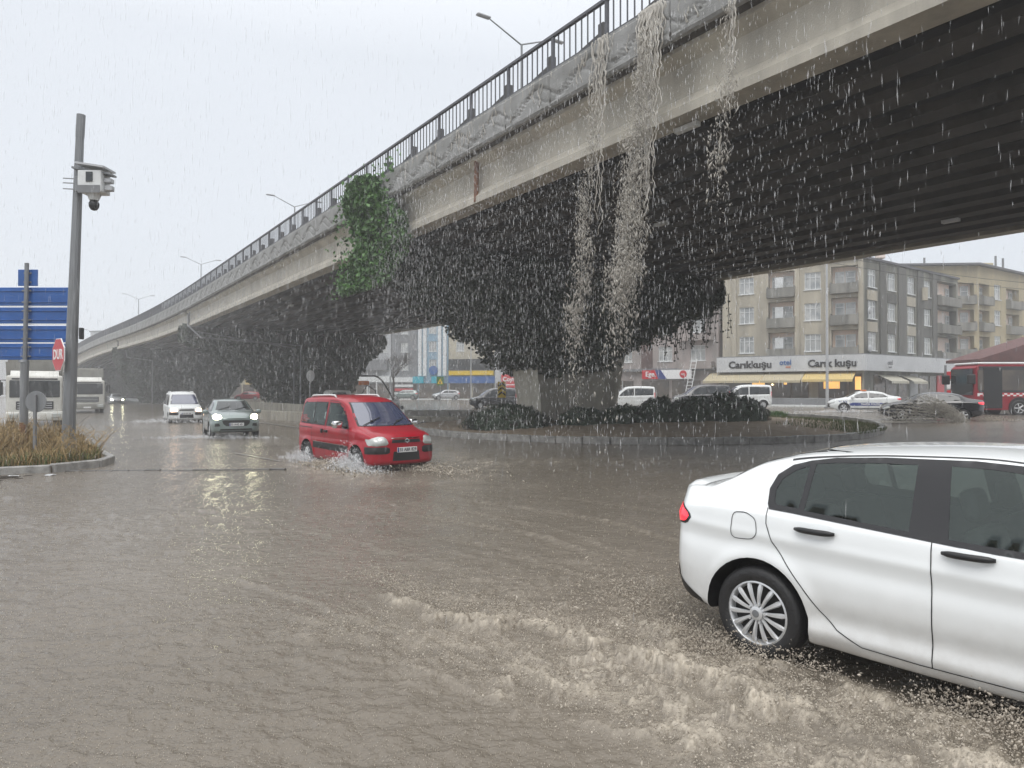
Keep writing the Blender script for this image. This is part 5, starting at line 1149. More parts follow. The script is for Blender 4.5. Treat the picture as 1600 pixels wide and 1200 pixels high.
def facade(root, base, a, b, z0, z1, m, wins=(), balc=(), n=3, t=.25, transom=True, band=None):
    """wall from corner a to corner b (left to right from outside), with real openings"""
    fx, L = frame_for(a, b); fx = base @ fx; ops = [(x, x+w_, z, z+h) for x, z, w_, h in wins]+[(x, x+w_, z, z+h) for x, z, w_, h in balc]
    xs = sorted({0., L, *[o[0] for o in ops], *[o[1] for o in ops]}); zs = sorted({z0, z1, *[o[2] for o in ops], *[o[3] for o in ops]})
    mb = MB()
    for i in range(len(xs)-1):
        for k in range(len(zs)-1):
            cx, cz = (xs[i]+xs[i+1])/2, (zs[k]+zs[k+1])/2
            if any(o[0] < cx < o[1] and o[2] < cz < o[3] for o in ops): continue
            mb.add([(xs[i], 0, zs[k]), (xs[i+1], 0, zs[k]), (xs[i+1], 0, zs[k+1]), (xs[i], 0, zs[k+1])], [(0, 1, 2, 3)])
    for j, (x0, x1, za, zb) in enumerate(ops):
        dpt = t if j < len(wins) else .75
        mb.add([(x0, 0, za), (x1, 0, za), (x1, 0, zb), (x0, 0, zb), (x0, dpt, za), (x1, dpt, za), (x1, dpt, zb), (x0, dpt, zb)], [(0, 4, 5, 1), (1, 5, 6, 2), (2, 6, 7, 3), (3, 7, 4, 0)])
        mb.add([(x0, dpt, za), (x1, dpt, za), (x1, dpt, zb), (x0, dpt, zb)], [(0, 1, 2, 3)], 0 if j < len(wins) else 1)
    mb.build('wall', [M[m], M.get('balcony_'+root.name.split('.')[0], M['wall_peach'])], root, mx=fx)
    for (x, z, w_, h) in wins:
        fme, pme = win_mesh(w_, h, n if w_ > .9 else 2, transom); o = link('window', fme, root, fx @ Matrix.Translation((x, .13, z))); link('pane', pme, o)
    for (x, z, w_, h) in balc:
        b_ = MB(); b_.rbox(x-.05, x+w_+.05, -.55, .7, z-.14, z, .02, 1); b_.box(x-.05, x+w_+.05, -.55, -.43, z, z+.80); b_.box(x-.05, x+.07, -.43, 0, z, z+.95); b_.box(x+w_-.07, x+w_+.05, -.43, 0, z, z+.95); b_.build('balcony', M['balcony_wall'], root, mx=fx)
        fme, pme = win_mesh(.85, 2.0, 1, True, False); o = link('door', fme, root, fx @ Matrix.Translation((x+w_-1.15, .67, z+.02))); link('pane', pme, o)
        if w_ > 2.2: fme, pme = win_mesh(.8, 1.25, 1, True, True); o = link('window', fme, root, fx @ Matrix.Translation((x+.25, .67, z+.75))); link('pane', pme, o)
    return fx, L
def shell(root, base, pts, z0, z1, m, roofm='roof_grey', over=.3):
    """the hidden back walls and the roof slab"""
    V = [(*p, z0) for p in pts]+[(*p, z1) for p in pts]; n = len(pts); mb = MB()
    mb.add(V, [(i, (i+1) % n, n+(i+1) % n, n+i) for i in range(n) if i not in shell.front]); mb.build('wall', M[m], root, mx=base)
    c = Vector((sum(p[0] for p in pts)/n, sum(p[1] for p in pts)/n)); mb = MB(); g = [tuple(Vector(p)+(Vector(p)-c).normalized()*over) for p in pts]
    mb.prism(g, z1, z1+.22, 'xy'); mb.build('roof', M[roofm], root, mx=base)
M['hotel'] = mat('hotel_wall', (.46, .42, .335), .85, c2=(.31, .285, .235), scale=1.1, streak=True, bump=.2, coord='World')
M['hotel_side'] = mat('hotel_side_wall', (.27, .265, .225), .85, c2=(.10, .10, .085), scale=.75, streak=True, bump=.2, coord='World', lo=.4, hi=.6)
M['pilaster'] = mat('dark_pilaster', (.10, .10, .092), .85, c2=(.17, .165, .15), scale=1.2, streak=True, coord='World')
M['wall_peach'] = mat('peach_wall', (.80, .62, .50), .8, c2=(.72, .66, .62), scale=.5, coord='World')
M['balcony_wall'] = mat('balcony_concrete', (.30, .29, .26), .85, c2=(.15, .148, .135), scale=1.5, streak=True, coord='World')
M['yellow_wall'] = mat('ochre_wall', (.46, .39, .245), .85, c2=(.34, .295, .2), scale=.9, streak=True, coord='World')
M['pink_wall'] = mat('pinkish_wall', (.40, .34, .32), .85, c2=(.26, .235, .22), scale=.9, streak=True, coord='World')
M['brown_wall'] = mat('brown_wall', (.12, .075, .065), .85, c2=(.08, .05, .045), scale=1, coord='World')
M['pale_wall'] = mat('pale_wall', (.46, .47, .48), .8, c2=(.36, .37, .38), scale=.7, streak=True, coord='World')
M['blue_wall'] = mat('pale_blue_wall', (.25, .38, .48), .8, c2=(.22, .33, .42), scale=.7, coord='World')
M['grey_wall'] = mat('grey_wall', (.22, .225, .235), .8, c2=(.16, .165, .17), scale=.7, coord='World')
M['beige_wall'] = mat('beige_wall', (.47, .43, .33), .8, c2=(.37, .34, .27), scale=.7, coord='World')
M['roof_grey'] = mat('roof_dark', (.12, .12, .13), .8); M['roof_brown'] = mat('brown_roof', (.13, .055, .05), .75, c2=(.09, .04, .038), scale=2, coord='World')
M['band'] = mat('sign_band', (.55, .56, .57), .5, c2=(.47, .48, .49), scale=.6, coord='World')
M['awning'] = mat('awning_canvas', (.46, .40, .27), .8, c2=(.40, .35, .24), scale=1.5, coord='World')
M['awning_y'] = mat('yellow_awning_canvas', (.58, .44, .18), .8); M['awning_p'] = mat('pale_awning', (.42, .40, .33), .8)
M['shop_dark'] = mat('shop_window', (.05, .042, .036), .12, ior=1.7, c2=(.12, .09, .06), scale=.8, coord='World')
M['shop_wood'] = mat('shop_wood', (.16, .11, .08), .6); M['glow'] = mat('lit_shop_window', (.8, .5, .15), .4, emit=(1., .55, .16), es=.9)
M['lamp_bulb'] = mat('warm_bulb', (1, .8, .5), .4, emit=(1., .72, .38), es=7.); M['turq'] = mat('turquoise_sign', (.02, .36, .46), .5); M['sblue'] = mat('shop_blue', (.025, .10, .30), .5)
GB = .35
def quad_b(name, label, cat, L, Rr, depth, z1, m, wins, balc=(), n=3, roofm='roof_grey', base_z=GB, **kw):
    L = Vector(L); Rr = Vector(Rr); o = empty(name, (L.x, L.y, base_z), label=label, cat=cat); base = Matrix.Translation((-L.x, -L.y, -base_z))
    d = (Rr-L).normalized(); inn = Vector((-d.y, d.x)); facade(o, base, L, Rr, base_z, z1, m, wins, balc, n, **kw)
    shell.front = (0,); shell(o, base, [tuple(L), tuple(Rr), tuple(Rr+inn*depth), tuple(L+inn*depth)], base_z, z1, m, roofm)
    return o, base @ frame_for(L, Rr)[0], (Rr-L).length
# --- the hotel on the corner
hL, hC, hR = Vector((21.5, 72.5)), Vector((32.35, 65.3)), Vector((49.0, 78.0))
hot = empty('hotel_building', (hC.x, hC.y, GB), label='weathered beige and grey corner hotel with white sign band and awnings', cat='hotel'); hb = Matrix.Translation((-hC.x, -hC.y, -GB))
fx1, fx2 = None, None
zrow = (5.55, 8.5, 11.45); LL = (hC-hL).length; LR = (hR-hC).length
w1 = [(LL-a-.72, z, 1.45, 1.65) for z in zrow for a in (4.4, 10.6)]; bl = [(x, z, w_, 2.45) for z in (5.05, 8.05, 11.0) for x, w_ in ((LL-2.75, 2.3), (LL-8.5, 2.5))]
fx1, _ = facade(hot, hb, hL, hC, GB, 14.0, 'hotel', w1, bl)
w2 = [(bq-.8, z, 1.6, 1.7) for z in zrow for bq in (1.6, 5.5, 9.6, 13.3)]; b2_ = [(15.7, z, 4.9, 2.5) for z in (5.05, 8.0, 10.95)]
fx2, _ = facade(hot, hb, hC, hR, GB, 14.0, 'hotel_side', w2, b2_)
shell.front = (0, 1); shell(hot, hb, [tuple(hL), tuple(hC), tuple(hR), (42, 92), (28, 86)], GB, 14.0, 'hotel', over=.25)
for x0, x1 in ((3.0, 4.2), (6.7, 8.3), (10.9, 12.2), (14.4, 15.4)): MB().box(x0, x1, -.14, -.003, 5.2, 13.95).build('pilaster', M['pilaster'], hot, mx=fx2)
for x0, x1 in ((LL-.42, LL-.02), (LL-6.0, LL-5.55), (LL-3.3, LL-2.95), (LL-12., LL-11.6)): MB().box(x0, x1, -.14, -.003, 5.2, 13.95).build('pilaster', M['hotel'], hot, mx=fx1)
for z in (5.2, 8.2, 11.15):
    for bq in (1.6, 5.5, 9.6, 13.3): MB().box(bq-.95, bq+.95, -.05, -.002, z-.9 if z > 6 else z-.02, z+.0+.02).build('spandrel', M['hotel'] if bq in (1.6, 9.6) else M['pilaster'], hot, mx=fx2)
# sign band: a projecting white fascia round the corner
P = lambda fx, x, y, z: fx @ Vector((x, y, z))
outer = [P(fx1, -.3, -1., 0), P(fx1, LL+.25, -1., 0), P(fx2, 18., -1., 0)]; inner = [P(fx1, -.3, -.002, 0), P(fx1, LL, -.002, 0), P(fx2, 18., -.002, 0)]
V = []; 
for z in (3.65, 5.12):
    V += [(q.x, q.y, z-GB) for q in outer]+[(q.x, q.y, z-GB) for q in inner[::-1]]
MB().add(V, [(0, 1, 2, 3, 4, 5), (11, 10, 9, 8, 7, 6)]+[(i, (i+1) % 6, 6+(i+1) % 6, 6+i) for i in range(6)]).build('sign_band', M['band'], hot)
V = []
for z in (5.123, 5.2): V += [(q.x, q.y, z-GB) for q in outer]+[(q.x, q.y, z-GB) for q in inner[::-1]]
MB().add(V, [(0, 1, 2, 3, 4, 5), (11, 10, 9, 8, 7, 6)]+[(i, (i+1) % 6, 6+(i+1) % 6, 6+i) for i in range(6)]).build('band_edge', M['grey_wall'], hot)
def on(fx, x, y, z): return fx @ Matrix.Translation((x, y, z)) @ axes((0, 0, 0), (1, 0, 0), (0, 0, 1), (0, -1, 0))
band1 = [c for c in hot.children if c.name.startswith('sign_band')][0]
def blet(s, size, m, fx, x, z, **k): lettering(s, size, M[m], band1, on(fx, x, -1.03, z), **k)
aL = lambda px: LL-{1142: 12.2}.get(px, 0)
blet('Carıkkuşu', .95, 'ink', fx1, 3.0, 4.33, bold=.03, ext=.03, sx=1.04); blet('otel', .7, 'sblue', fx1, 6.35, 4.5, bold=.01); blet('otel', .3, 'orange', fx1, 6.6, 4.08)
blet('Carık kuşu', .95, 'ink', fx1, LL-2.55, 4.33, bold=.03, ext=.03, sx=.98); blet('otel', .62, 'grey_wall', fx2, 2.9, 4.4, bold=.01); blet('hotel', .26, 'grey_wall', fx2, 2.9, 4.0)
# ground floor: awnings, shop windows, dark base
def awn(fx, x0, x1, zt, out_, drop, m):
    b = MB(); b.add([(x0, -.06, zt), (x1, -.06, zt), (x1, -out_, zt-drop), (x0, -out_, zt-drop), (x0, -.06, zt-.04), (x1, -.06, zt-.04), (x1, -out_, zt-drop-.04), (x0, -out_, zt-drop-.04), (x1, -out_-.01, zt-drop-.22), (x0, -out_-.01, zt-drop-.22)], [(0, 1, 2, 3), (7, 6, 5, 4), (3, 2, 8, 9), (0, 3, 7, 4), (1, 5, 6, 2)]); b.build('awning', M[m], hot, mx=fx)
awn(fx1, -1.2, 4.3, 3.62, 2.6, .85, 'awning'); awn(fx1, 4.35, 8.0, 3.62, 2.6, .85, 'awning'); awn(fx1, 8.05, 12.4, 3.62, 2.4, .78, 'awning_y'); awn(fx2, 2.6, 6.2, 3.3, 1.3, .6, 'awning_p'); awn(fx2, 7.2, 10.2, 3.3, 1.3, .6, 'awning_p')
for x0, x1, lit in ((.3, 2.4, 0), (2.6, 4.4, 1), (4.9, 6.6, 0), (6.8, 8.2, 0), (9.2, 11.6, 0), (11.8, 12.8, 0)):
    MB().box(x0-.08, x1+.08, -.10, -.003, 1.05, 3.4).build('shop_frame', M['shop_wood'], hot, mx=fx1); MB().box(x0, x1, -.125, -.102, 1.15, 3.3).build('shop_window', M['shop_dark'], hot, mx=fx1)
for x0, x1, z0, z1 in ((3.0, 4.2, 2.3, 3.2), (9.6, 11.0, 2.0, 3.0), (12.3, 12.8, 1.9, 3.1), (6.0, 6.3, 2.4, 2.9)): MB().box(x0, x1, -.15, -.128, z0, z1).build('lit_pane', M['glow'], hot, mx=fx1)
MB().box(LL+.0, LL+.0+.001, 0, .001, 1, 1.001).build('corner_bead', M['hotel'], hot, mx=fx1)
for x, z in ((6.1, 2.7), (8.3, 2.9), (5.0, 2.4), (10.2, 2.75)): MB().lathe([(0, -.10), (.10, 0), (0, .10)], 10, 'z', (x, -.45, z)).build('bulb', M['lamp_bulb'], hot, mx=fx1)
for x0, x1 in ((1.8, 3.9), (4.1, 6.2), (6.7, 8.4), (11.2, 13.2), (13.6, 15.0)):
    MB().box(x0, x1, -.08, -.003, .6, 3.3).build('shop_window', M['shop_dark'], hot, mx=fx2)
MB().box(9.2, 10.9, -.08, -.003, .4, 3.5).build('shutter', M['pale_wall'], hot, mx=fx2)
MB().box(15.4, 17.4, -.10, -.003, .4, 3.4).build('poster', M['red_sign'], hot, mx=fx2)
MB().rbox(-.6, 12.6, -2.6, -2.48, GB, 1.12, .03, 1).build('terrace_screen', M['grey_wall'], hot, mx=fx1)
MB().rbox(-.5, 12.5, -2.47, -2.45, .45, 1.05, .005, 1).build('screen_panel', M['black'], hot, mx=fx1)
MB().tube([(LL-1.0, -.25, 11.0), (LL-1.0, -.25, 12.3)], .35, 8).build('boiler_flue', M['hotel'], hot, mx=fx2)
for x, z in ((.6, 9.2), (.6, 5.7)): MB().lathe([(.0, -.1), (.3, -.06), (.36, 0)], 14, 'y', (x, -.3, z)).build('satellite_dish', M['steel_light'], hot, mx=fx2)
for x, z in ((LL-7.9, 8.9), (LL-7.9, 5.9), (LL-7.9, 11.8)): MB().rbox(x, x+.8, .1, .5, z, z+1.1, .03, 1).build('cooler_unit', M['white_plain'], hot, mx=fx1)
# mast on the hotel roof
ms = empty('roof_mast', (36.6, 70.5, 14.2), label='short pink and white mast with guy wires on the hotel roof', cat='mast')
MB().tube([(0, 0, 0), (0, 0, 2.9)], .16, 8).build('pole', M['brown_wall'], ms); MB().rbox(-.4, .4, -.3, .3, .7, 1.6, .08, 1).build('antenna_box', M['wall_peach'], ms)
for dx, dy in ((-2.6, -.3), (2.3, 1.4), (.5, 3)): MB().tube([(0, 0, 2.3), (dx, dy, .05)], .012, 4).build('guy_wire', M['steel'], ms)
# --- ochre block to the right
yC = Vector((52.5, 80.0)); yR = Vector((76, 96)); yL = Vector((41, 80.6))
yb = empty('apartment_building', (yC.x, yC.y, GB), label='ochre apartment block with corner balconies behind the bus and red roofed shelter', cat='apartment block'); ybm = Matrix.Translation((-yC.x, -yC.y, -GB))
zr = (6.4, 9.4, 12.4); LY = (yR-yC).length
facade(yb, ybm, yC, yR, GB, 15.9, 'yellow_wall', [(x, z, 1.7, 1.75) for z in zr for x in (4.2, 12.5, 18.5)], [(x, z-.75, w_, 2.3) for z in zr for x, w_ in ((.35, 2.6), (7.4, 3.6), (15, 2.6))])
facade(yb, ybm, yL, yC, GB, 15.9, 'yellow_wall', [(2, z, 1.5, 1.6) for z in zr], [((yC-yL).length-3.3, z-.75, 2.9, 2.3) for z in zr])
shell.front = (0, 1); shell(yb, ybm, [tuple(yL), tuple(yC), tuple(yR), (66, 110), (40, 100)], GB, 15.9, 'yellow_wall', over=.8)
for x, y, h in ((60, 88, 2.6), (61.6, 89, 2.5), (50, 86, 2.)): MB().tube([(x-yC.x, y-yC.y, 15.9-GB), (x-yC.x, y-yC.y, 15.9-GB+h)], .14, 6).build('flue', M['grey_wall'], yb)
MB().rbox(56-yC.x, 58.4-yC.x, 86-yC.y, 88-yC.y, 16.1-GB, 17.3-GB, .05, 1).build('chimney', M['yellow_wall'], yb)
# pale block rising behind the hotel roof, and another at the far right
quad_b('office_building', 'pale lilac grey block just showing above the hotel roofline', 'building', (36, 96), (48, 103), 8, 22.5, 'pale_wall', [(x, z, 1.6, 1.5) for z in (6, 9, 12, 15, 18) for x in (1, 4, 7, 10)])
quad_b('office_building', 'distant grey roofed block at the right edge beyond the ochre apartments', 'building', (96, 130), (120, 140), 10, 21, 'pale_wall', [(x, z, 1.6, 1.5) for z in (6, 9, 12, 15, 18) for x in (1, 5, 9, 13, 17, 21)])
# --- pinkish apartments left of the hotel
ob, fx, L = quad_b('apartment_building', 'pinkish grey apartments between the ivy pier and the hotel, over a sign with a ladder', 'apartment block', (7.5, 83.5), (21.2, 72.9), 9, 13.2, 'pink_wall', [(x, z, w_, 1.6) for z in (4.95, 7.9, 10.8) for x, w_ in ((10.6, 1.6), (14.3, 1.6), (3.0, 1.6), (6.0, 1.4))], [])
MB().box(8.6, 9.9, -.12, -.003, 4.2, 13.).build('pilaster', M['brown_wall'], ob, mx=fx)
for z in (4.2, 7.15, 10.1): MB().box(13.3, 16.9, -.9, -.003, z-.12, z+.6).build('balcony', M['pink_wall'], ob, mx=fx)
MB().box(.2, 17.1, -.5, -.003, 3.9, 4.19).build('ledge', M['grey_wall'], ob, mx=fx)
for x0 in (.6, 4.4, 8.6, 12.2): MB().box(x0, x0+3.2, -.06, -.003, .5, 2.9).build('shop_window', M['shop_dark'], ob, mx=fx)
for x0 in (.9, 3.5, 6.2): MB().box(x0, x0+.1, -.09, -.061, .5, 2.9).build('mullion', M['steel_light'], ob, mx=fx)
# the red and white shop sign with its ladder
base = fx.copy(); s0 = empty('shop_sign', ob.matrix_basis @ (fx @ Vector((9.2, -1.0, 3.05))), 0, label='red, blue and white shop sign left of the hotel with a ladder against it', cat='sign'); rot = fx.to_3x3().to_4x4()
MB().box(0, 5.6, -.1, .1, 0, .95).build('board', M['white_sign'], s0, mx=rot); MB().prism([(.0, .0), (1.9, .0), (1.5, .95), (.0, .95)], -.125, -.103, 'xz').build('red_panel', M['red_sign'], s0, mx=rot); MB().prism([(1.93, .0), (2.9, .0), (2.2, .95), (1.53, .95)], -.125, -.103, 'xz').build('blue_panel', M['blue_paint'], s0, mx=rot)
lettering('Ege', .75, M['white_sign'], s0, rot @ on(Matrix.Identity(4), .95, -.15, .5), bold=.01); MB().lathe([(.0, -.13), (.40, -.125), (.40, -.102)], 20, 'y', (4.75, 0, .48)).build('round_logo', M['red_sign'], s0, mx=rot)
lettering('ege', .3, M['white_sign'], s0, rot @ on(Matrix.Identity(4), 4.75, -.15, .5))
MB().tube([(-.2, 0, 0), (5.8, 0, 0)], .04, 5).build('rail', M['steel'], s0, mx=rot @ Matrix.Translation((0, .25, -.05)))
ld = empty('ladder', ob.matrix_basis @ (fx @ Vector((14.9, -2.6, GB))), 0, label='white aluminium ladder leaning on the shop sign left of the hotel', cat='ladder'); b = MB()
for s in (-.28, .28): b = MB(); b.tube([(s, 0, 0), (s+.55, .9, 4.7)], .045, 6); b.build('stile', M['white_plain'], ld, mx=rot)
for k in range(13): f = (k+.7)/13.5; MB().tube([(-.28+.55*f, .9*f, 4.7*f), (.28+.55*f, .9*f, 4.7*f)], .03, 5).build('rung', M['white_plain'], ld, mx=rot)
# --- the row seen through the gaps under the viaduct
rowd = [((-185, 215), (-112, 205), 11, 'pale_wall', 'very faint long low block on the misty horizon left of the camera pole'), ((-95, 160), (-62, 148), 15, 'pale_wall', 'faint pale block at the far left end of the row under the viaduct'), ((-61, 147), (-42, 138), 14, 'beige_wall', 'faint beige block behind the small gap between the second and third piers'), ((-41, 133), (-29, 124), 16, 'grey_wall', 'grey block right of the second pier, seen low through the gap'),
        ((-28, 121), (-20.3, 119), 13.5, 'pale_wall', 'pale block with a dark balcony band left of the bare tree'), ((-20.2, 119), (-15.6, 117.5), 15, 'grey_wall', 'narrow grey glazed block left of the pale blue one'), ((-15.5, 117), (-10.4, 116), 18, 'blue_wall', 'narrow pale blue block with white vertical stripes'),
        ((-10.3, 115.8), (-2.8, 114.5), 16, 'beige_wall', 'beige block over the yellow and blue shop fronts'), ((-2.7, 113), (7.2, 108), 15, 'pale_wall', 'pale block with red shop sign just left of the ivy pier')]
for i, (a, b_, h, m, lb) in enumerate(rowd):
    Lx = (Vector(b_)-Vector(a)).length; k = max(1, int(Lx/2.6)); st = Lx/k
    wn = [(st*(j+.5)-.65, z, 1.3, 1.55) for z in (5.2, 8.2, 11.2) if z+2 < h for j in range(k)]
    if m == 'blue_wall': wn = [(st*(j+.5)-.6, z, 1.2, 1.9) for z in (5.2, 8.2, 11.2, 14.) for j in range(1, 1)]+[(1.9, z, 1.3, 1.7) for z in (5.2, 8.2, 11.2, 14.2)]
    ob, fx, L = quad_b('town_building', lb, 'building', a, b_, 10, h, m, wn)
    for j in range(max(1, int(L/3.2))): w_ = L/max(1, int(L/3.2)); MB().box(j*w_+.2, (j+1)*w_-.2, -.06, -.003, .5, 3.0).build('shop_window', M['shop_dark'], ob, mx=fx)
    if m == 'blue_wall':
        for x in (.15, 1.0, 3.5, 4.4): MB().box(x, x+.55, -.35, -.003, 4.2, 17.9).build('stripe', M['white_plain'], ob, mx=fx)
        for x0, x1 in ((-.6, 1.2), (2.6, 4.6)): MB().box(x0, x1, -.9, -.4, 3.0, 4.1).build('shop_sign_board', M['turq'], ob, mx=fx)
        MB().lathe([(.0, -.6), (.75, -.6), (.75, -.4)], 16, 'y', (2.8, 0, 5.1)).build('round_logo', M['sblue'], ob, mx=fx)
    elif i == 7:
        MB().box(.1, L-.1, -.5, -.003, 4.3, 5.0).build('sign_strip', M['yellow_sign'], ob, mx=fx); q = MB().box(.1, L+3.6, -.7, -.003, 3.0, 4.1).build('shop_sign_board', M['sblue'], ob, mx=fx)
        for x, s in ((2.2, 'aile'), (5.6, 'ev eczane')): lettering(s, .6, M['white_sign'], q, on(Matrix.Identity(4), x, -.72, 3.55)) if 0 else None
        MB().box(.1, L-.1, -.45, -.003, 5.1, 6.9).build('window_band', M['glass_dark'], ob, mx=fx)
    elif i == 4:
        MB().box(1., L-.3, -.9, -.003, 5.2, 7.0).build('balcony_band', M['grey_wall'], ob, mx=fx); MB().box(.5, L, -.6, -.003, 3.2, 4.2).build('shop_sign_board', M['white_plain'], ob, mx=fx)
        for x in (3.9, 5.6): MB().tube([(x, -.5, .4), (x, -.5, 13)], .12, 6).build('downpipe', M['white_plain'], ob, mx=fx)
    elif i == 5:
        MB().box(.2, L-.2, -.5, -.003, 3.2, 4.0).build('shop_sign_board', M['white_plain'], ob, mx=fx)
        for k_ in range(3): MB().box(.8, L-.6, -.55, -.503, 1.1+.65*k_, 1.5+.65*k_).build('shelf_sign', M['red_sign' if k_ == 1 else 'white_plain'], ob, mx=fx)
    elif i == 2: MB().box(9, 15, -1.2, -.003, 3.0, 3.9).build('shop_sign_board', M['awning_y'], ob, mx=fx)
cs = empty('shop_sign', (-1.7, 111, 2.35), 0, label='red shop sign with white lettering just left of the ivy pier shaft', cat='sign')
MB().rbox(0, 2.9, -.1, .1, -.1, 1.95, .04, 1).build('board', M['red_sign'], cs); lettering('Coyna', .95, M['white_sign'], cs, on(Matrix.Identity(4), 1.42, -.13, 1.2), bold=.02, sx=.95); MB().box(.2, 2.7, -.13, -.103, .3, .42).build('underline', M['white_sign'], cs)
MB().tube([(.4, .2, -2), (.4, .2, 1.8)], .05, 6).build('post', M['steel'], cs); MB().tube([(2.5, .2, -2), (2.5, .2, 1.8)], .05, 6).build('post', M['steel'], cs)
# pavement with kerb in front of the hotel and along the row
def pave(pts, z, name='pavement', m='white_plain'):
    MB().prism(pts, z-.4, z, 'xy').build(name, M[m], kind='structure')
M['pavement'] = mat('pavement', (.34, .335, .32), .4, c2=(.25, .245, .235), scale=1.5, coord='World')
pave([(6.5, 80.5), (20.3, 69.3), (32.6, 60.9), (52, 75.6), (80, 94), (80, 120), (6.5, 120)], GB+.13, m='pavement')
pave([(-97, 155), (-42, 134.5), (-28, 118), (-2.5, 110.5), (6.4, 105), (6.4, 121), (-97, 180)], GB+.12, m='pavement')
def kerb_line(pts, z):
    b = empty('street_kerb', (*pts[0], 0)); tag(b, kind='structure')
    for i in range(len(pts)-1):
        a, c = Vector(pts[i]), Vector(pts[i+1]); L = (c-a).length; n = max(1, int(L/1.2)); an = math.atan2((c-a).y, (c-a).x); me = MB().rbox(0, L/n-.012, -.2, -.01, z-.3, z+.02, .02, 1).mesh('kerb_stone', M['white_plain'])
        for k in range(n): q = a+(c-a)*k/n; link('kerb_stone', me, b, Matrix.Translation((q.x-pts[0][0], q.y-pts[0][1], 0)) @ Matrix.Rotation(an, 4, 'Z'))
kerb_line([(6.5, 80.4), (20.3, 69.2), (32.6, 60.8), (52, 75.4), (70, 87)], GB+.13)
kerb_line([(-42, 134.3), (-28, 117.8), (-2.5, 110.3), (6.4, 104.8)], GB+.12)
# bare tree left of the stripes
def bare_tree():
    o = empty('bare_tree', (-15.9, 95, .3), label='bare leafless street tree in front of the grey blocks, left of the blue one', cat='tree'); b = MB(); r = random.Random(3)
    b.tube([(0, 0, 0), (.1, 0, 2.2), (.0, .1, 4)], [.16, .13, .1], 7); b.build('trunk', M['stem'], o); b = MB()
    def br(p, d, L, rd, n):
        q = p+d*L; b.tube([p, (p+q)/2+Vector((r.uniform(-.1, .1), 0, 0)), q], [rd, rd*.8, rd*.6], 4, cap=False)
        if n:
            for _ in range(3): br(p+d*L*r.uniform(.55, 1), (d+Vector((r.uniform(-.8, .8), r.uniform(-.8, .8), r.uniform(-.1, .4)))).normalized(), L*.68, rd*.6, n-1)
    for _ in range(6): br(Vector((.0, .1, r.uniform(2.6, 4))), Vector((r.uniform(-.9, .9), r.uniform(-.9, .9), 1)).normalized(), 1.7, .06, 4)
    b.build('crown', M['stem'], o)
bare_tree()
# --- red roofed shelter behind the bus
sh = empty('shelter', (33.9, 52, GB), label='long shelter with brown red sloping roof behind the red bus', cat='shelter')
MB().prism([(-.3, 3.55), (-.3, 3.75), (5.6, 5.6), (20, 5.6), (20, 3.55)], -1.0, 3, 'xz').build('roof', M['roof_brown'], sh)
for x in (.4, 5, 10, 15): MB().box(x, x+.2, -.6, -.4, 0, 3.54).build('post', M['grey_wall'], sh)
MB().box(.4, 19, 2.6, 2.8, 0, 3.54).build('back_wall', M['grey_wall'], sh)
nb_ = empty('notice_board', (31.5, 51.5, GB), label='column of red and white notices between the hotel and the red bus', cat='notice board'); MB().box(-.12, -.02, -.06, .06, -.1, 3.3).build('post', M['steel'], nb_)
for k, (z, m) in enumerate(((2.55, 'red_sign'), (1.85, 'white_sign'), (1.2, 'red_sign'), (.6, 'white_sign'))): MB().rbox(.0, 1.15, -.05, .05, z-.25, z+.30, .02, 1).build('notice', M[m], nb_)
